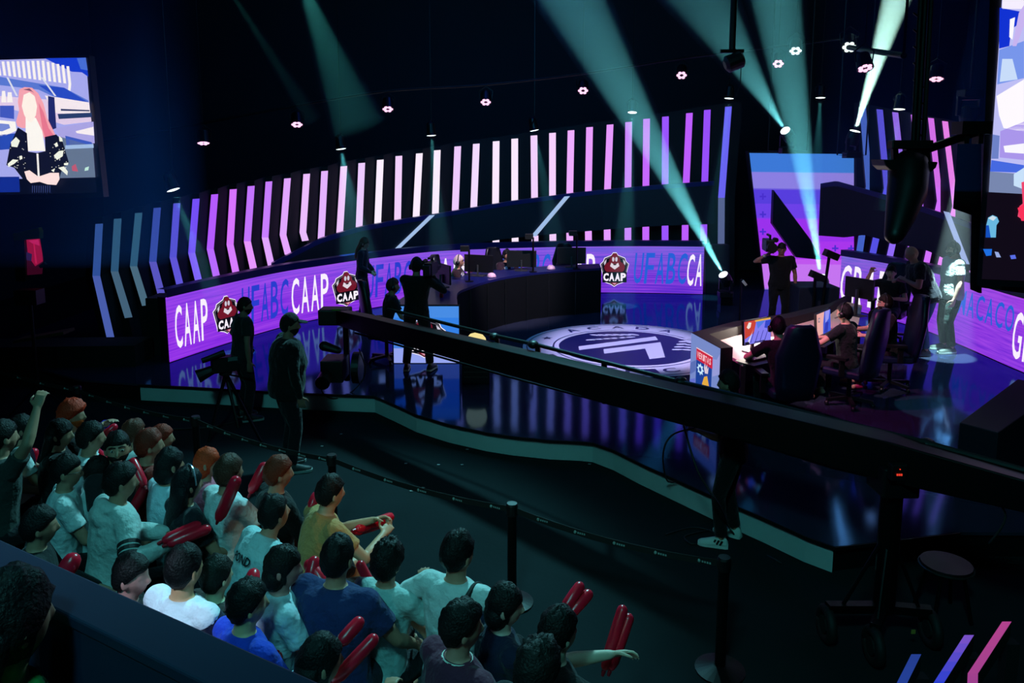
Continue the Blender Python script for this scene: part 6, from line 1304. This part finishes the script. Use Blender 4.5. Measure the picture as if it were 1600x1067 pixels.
sticks([(946, 1040, 975, 945), (956, 1040, 985, 958)], yy(p25, 0.45), 0.032, ['darker of the crossed pair held near the bottom', 'brighter of the crossed pair held near the bottom'])
sticks([(798, 1052, 775, 1020)], yy(p24, 0.3), 0.032, ['beside the maroon shirt at the bottom'])

# --- crew on and before the stage
BLK = ('jacket', (16, 17, 21)); BT = ('tee', (15, 16, 20), (15, 16, 20)); DP = ((15, 16, 22), 'long'); BS = ((18, 18, 20), (150, 152, 150)); WS = ((205, 212, 205), (215, 220, 215))
c1 = person('camera operator in black seen from behind before the blue desk panel', (0, 0, 0), R_(-8), 'stand', stand_px=(652, 403, 580), floor_z=SZ, hair=('short', (12, 12, 13), 0.12), shirt=BLK, pants=DP, shoes=((16, 16, 18), (210, 210, 205)), w=1.12, headset=True, hands=dict(R=(0.24, 0.28, 1.36), L=(-0.02, 0.36, 1.30)), curl=1.0, vox=0.011, cap=(18, 18, 20), feet=dict(L=(-0.17, 0.0, 0.085), R=(0.19, 0.04, 0.085)))
shoulder_camera(c1['X']((0.20, 0.12, 1.56)), R_(-8), 'black shoulder camera carried by the operator before the blue desk panel')
person('woman in a dark suit with long brown hair standing before the LED ribbon', (0, 0, 0), R_(-95), 'stand', stand_px=(567, 370, 497), floor_z=SZ, hair=('long', (84, 62, 46), 0.10, 0.36), shirt=('jacket', (22, 30, 42)), pants=((20, 28, 40), 'long'), shoes=BS, w=0.95, glasses=True, face=True, hands=dict(L=(-0.12, 0.22, 1.0), R=(0.12, 0.22, 1.0)), vox=0.011, skin_c=(168, 124, 108), head_pitch=10)
person('man in a black cap and jacket standing on the floor before the stage', (0, 0, 0), R_(-62), 'stand', stand_px=(452, 489, 733), hair=('short', (16, 14, 13), 0.05), shirt=('jacket', (9, 10, 13)), pants=((14, 15, 24), 'long'), shoes=((20, 22, 26), (150, 160, 158)), w=1.45, cap=(12, 12, 15), beard=(20, 16, 14), head_yaw=-12, hands=dict(L=(-0.24, 0.10, 0.80), R=(0.24, 0.10, 0.80)), vox=0.009, skin_c=(150, 108, 88))
person('tripod camera operator in a dark T-shirt looking over to the stage', (0, 0, 0), R_(-55), 'stand', stand_px=(383, 464, 655), hair=('short', (14, 12, 12), 0.10), shirt=('tee', (16, 32, 36), (16, 32, 36)), pants=((16, 18, 26), 'long'), shoes=BS, w=1.1, head_yaw=-15, beard=(16, 13, 12), hands=dict(L=(-0.30, 0.14, 0.98), R=(0.26, 0.02, 0.86)), vox=0.009, skin_c=(140, 100, 84))
c5 = person('shoulder camera operator in black facing the crowd by the tall screen', (0, 0, 0), R_(172), 'stand', stand_px=(1214, 378, 516), floor_z=SZ, hair=('short', (20, 16, 15), 0.12), shirt=BT, pants=DP, shoes=BS, w=1.2, face=True, head_pitch=18, head_yaw=-6, hands=dict(R=(0.28, 0.10, 1.48), L=(-0.30, 0.06, 0.80)), curl=0.8, vox=0.011, skin_c=(168, 112, 96),
           extra=lambda c: MB().use(mat('white_band', (215, 215, 215), 0.5)).tube([c['X'](c['J']['R'][2] + (c['J']['R'][1] - c['J']['R'][2]) * t) for t in (0.10, 0.22)], 0.036, 14).build('wristband', None, c['root']))
shoulder_camera(c5['X']((0.24, 0.02, 1.66)), R_(172), 'black shoulder camera on the operator by the tall screen', 1.15)
person('bald man in a black T-shirt and jeans bending towards a seated player', (0, 0, 0), R_(78), 'stand', stand_px=(1424, 384, 553), floor_z=SZ, lean=24, w=1.4, hair=('bald', (0, 0, 0)), shirt=('tee', (20, 22, 32), (20, 22, 32)), pants=((54, 84, 136), 'long'), shoes=((20, 22, 30), (60, 64, 70)), head_pitch=16, hands=dict(R=(0.12, 0.40, 1.12), L=(-0.10, 0.36, 1.16)), curl=0.9, vox=0.011, skin_c=(196, 132, 116))
person('man with glasses and headset standing in the white spotlight', (0, 0, 0), R_(86), 'stand', stand_px=(1480, 376, 549), floor_z=SZ, lean=1, w=1.22, hair=('short', (34, 30, 28), 0.07), shirt=('tee', (176, 186, 180), (176, 186, 180)), pants=((34, 56, 52), 'long'), shoes=((70, 84, 78), (190, 210, 200)), headset=True, glasses=True, face=True, beard=(40, 32, 28), hands=dict(L=(-0.24, 0.08, 0.80), R=(0.24, 0.08, 0.78)), vox=0.011, skin_c=(200, 160, 140))
person('crew member in black with white striped sneakers working behind the crane arm', (0, 0, 0), R_(62), 'stand', stand_px=(1140, 579, 846), hair=('curly', (8, 8, 9), 0.14), shirt=BT, pants=((10, 11, 14), 'long'), shoes=WS, w=1.05, hands=dict(L=(-0.20, 0.30, 1.15), R=(0.24, 0.10, 0.82)), feet=dict(L=(-0.16, 0.05, 0.085), R=(0.12, -0.02, 0.085)), vox=0.009,
       extra=lambda c: [MB().use(mat('stripe_print', (20, 24, 28), 0.6)).prism([c['X'](c['LG'][k][2] + Vector((q * 0.047 + q * 0.001, y + dy, z))) for y, z, dy in ((-0.01, -0.050, i * 0.032), (0.010, -0.050, i * 0.032), (-0.012, 0.0, i * 0.032), (-0.032, 0.0, i * 0.032))], (0, 0, 0.001)).build('shoe_stripe', None, c['root']) for k, q in (('L', -1), ('R', 1)) for i in range(3)])

# --- the seated teams
TG = 'players of the team on the curved desk'; TH = 'players of the second team'
def player(px, py, yaw, label, group, chair_label, **k):
    p = person(label, (0, 0, 0), R_(yaw), 'sit', head_px=(px, py), floor_z=SZ, group=group, vox=0.011, **k); b_ = p['loc'] + Matrix.Rotation(R_(yaw), 3, 'Z') @ Vector((0, -0.05, 0))
    gaming_chair((b_.x, b_.y), R_(yaw), chair_label, 'gaming chairs of ' + ('the team on the curved desk' if group == TG else 'the second team'), SZ, (12, 15, 24) if group == TG else (14, 22, 52)); return p
def jersey(c):
    for q in (-1, 1):
        b = MB().use(fabric((214, 210, 216))); b.prism([c['X'](c['P'] + c['D'] * f + c['Rt'] * q * r + c['Fd'] * y) for f, r, y in ((0.47, 0.045, 0.098), (0.44, 0.14, 0.105), (0.24, 0.03, 0.152), (0.20, 0.01, 0.155))], c['XV'](c['Fd']) * 0.012); b.build('jersey_panel', None, c['root'])
player(614, 434, -70, 'seated player with reddish-brown hair and headset left of the standing camera operator', TG, 'black gaming chair of the reddish-haired player', hair=('short', (96, 48, 40), 0.14), shirt=('tee', (40, 22, 30), (210, 205, 210)), headset=True, head_yaw=-10, extra=jersey)
player(717, 398, -98, 'blond seated player in a dark and white jersey in profile', TG, 'black gaming chair of the blond player', hair=('short', (226, 196, 190), 0.12), shirt=('tee', (40, 22, 30), (210, 205, 210)), headset=True, face=True, extra=jersey, hands=dict(L=(-0.16, 0.42, 0.80), R=(0.16, 0.42, 0.80)))
player(792, 389, -140, 'seated dark-haired player looking down over his monitor beside a thin camera pole', TG, 'black gaming chair of the dark-haired third player', hair=('short', (16, 14, 16), 0.13), shirt=('tee', (44, 24, 36), (60, 40, 50)), headset=True, face=True, extra=jersey, hands=dict(L=(-0.16, 0.42, 0.80), R=(0.16, 0.42, 0.80)))
player(885, 392, -176, 'seated curly-haired player mostly hidden behind the last monitor', TG, 'black gaming chair with the tallest headrest behind the last monitor', hair=('curly', (14, 12, 13), 0.16), shirt=('tee', (50, 26, 40), (50, 26, 40)), face=True, s=0.9, lean=-4, hands=dict(L=(-0.16, 0.42, 0.80), R=(0.16, 0.42, 0.80)), head_pitch=10)
player(1216, 494, 2, 'seated player nearest the crane, hidden by his navy chair', TH, 'navy gaming chair nearest the crane, seen squarely from behind', hair=('short', (12, 12, 14), 0.12), shirt=('tee', (18, 18, 22), (18, 18, 22)), pants=((16, 18, 24), 'long'), headset=True, side=-9, hands=dict(L=(-0.30, 0.40, 0.78), R=(0.10, 0.46, 0.78)), elbows=dict(L=(-1, -0.2, -0.5)), skin_c=(206, 150, 130))
player(1320, 473, 42, 'seated player with a big headset and bare pink-lit elbow', TH, 'navy gaming chair of the player with the pink-lit elbow', hair=('short', (14, 13, 15), 0.13), shirt=('tee', (18, 20, 26), (18, 20, 26)), pants=((16, 18, 24), 'long'), headset=True, hands=dict(L=(-0.26, 0.44, 0.78), R=(0.10, 0.46, 0.80)), elbows=dict(L=(-1, -0.3, -0.5)), skin_c=(206, 150, 130))
player(1384, 459, 82, 'bearded seated player in profile wearing a headset', TH, 'navy gaming chair of the bearded player', hair=('short', (26, 20, 18), 0.12), shirt=('tee', (20, 20, 26), (120, 24, 32)), headset=True, beard=(26, 20, 18), face=True, hands=dict(L=(-0.16, 0.40, 0.78), R=(0.14, 0.42, 0.80)), skin_c=(200, 148, 132))
player(1393, 414, 140, 'seated player raising a clenched fist beside the bald man', TH, 'navy gaming chair of the player raising a fist', hair=('short', (18, 15, 16), 0.13), shirt=('tee', (22, 20, 26), (60, 20, 28)), face=True, hands=dict(R=(0.30, 0.22, 1.20), L=(-0.14, 0.36, 0.80)), elbows=dict(R=(0.7, 0.3, -1.0)), curl=1.5, skin_c=(204, 140, 124))

# ------------------------------------------------------------------ house light and added fills
w = bpy.data.worlds.new('world'); SC.world = w; w.use_nodes = True
w.node_tree.nodes['Background'].inputs[0].default_value = (0.0012, 0.0030, 0.0045, 1); w.node_tree.nodes['Background'].inputs[1].default_value = 1.0
spot('crowd_wash', (1.0, 12.5, 8.6), (-2.4, 5.4, 0.9), 6000, (125, 224, 232), 42, 0.5, 0.3)
spot('rear_wash', (-1.2, 0.6, 8.6), (-1.0, 4.4, 0.9), 420, (105, 214, 224), 40, 0.8, 0.3)
spot('front_wash', (-1.5, -2.5, 8.6), (0.2, 8.6, 0.2), 1250, (80, 200, 205), 60, 0.6, 0.5)
spot('emblem_wash', (2.2, 8.6, 8.6), ec, 5200, (205, 198, 255), 20, 0.5, 0.08)
spot('white_tee_lamp', (-4.4, -1.4, 8.0), p29['X']((0, -0.1, 0.9)), 2600, (205, 222, 255), 6, 0.4, 0.05)
spot('pink_wash', (0.9, 8.4, 5.5), (3.6, 9.9, 1.1), 700, (255, 60, 190), 34, 0.5, 0.08)
spot('warm_side', (3.6, 3.2, 5.0), (-0.9, 5.1, 1.1), 260, (255, 180, 110), 12, 0.6, 0.08)
area('blue_wash', (0.0, 15.5, 8.6), (0.0, 15.5, 0.0), 90, (50, 90, 230), 3.0)
area('wall_fill', (0.0, 11.0, 6.5), (-1.0, 23.5, 6.5), 360, (34, 118, 170), 3.0)  # added glow on the back wall, standing in for blue haze
spot('team_fill', (1.2, 11.0, 7.5), (-0.4, 15.2, 1.4), 3200, (255, 225, 240), 26, 0.6, 0.1)  # fill added to brighten the players at the curved desk
spot('second_team_fill', (1.0, 6.8, 7.5), (3.9, 10.8, 1.3), 1900, (255, 205, 222), 24, 0.6, 0.1)  # extra light added for the second team, no fixture behind it
spot('crew_fill', (2.4, 7.5, 6.8), (4.9, 13.0, 1.7), 650, (255, 200, 205), 20, 0.6, 0.1)  # unseen source added so the crew faces show
spot('tier_fill', (-2.6, -2.0, 5.5), (-1.3, 1.7, 2.2), 60, (200, 255, 210), 30, 0.6, 0.1)  # small light added to lift the balcony corner spectator
area('desk_lamp_glow', at(1180, 500, 10.6), at(1190, 540, 9.9), 14, (255, 240, 225), 0.5)
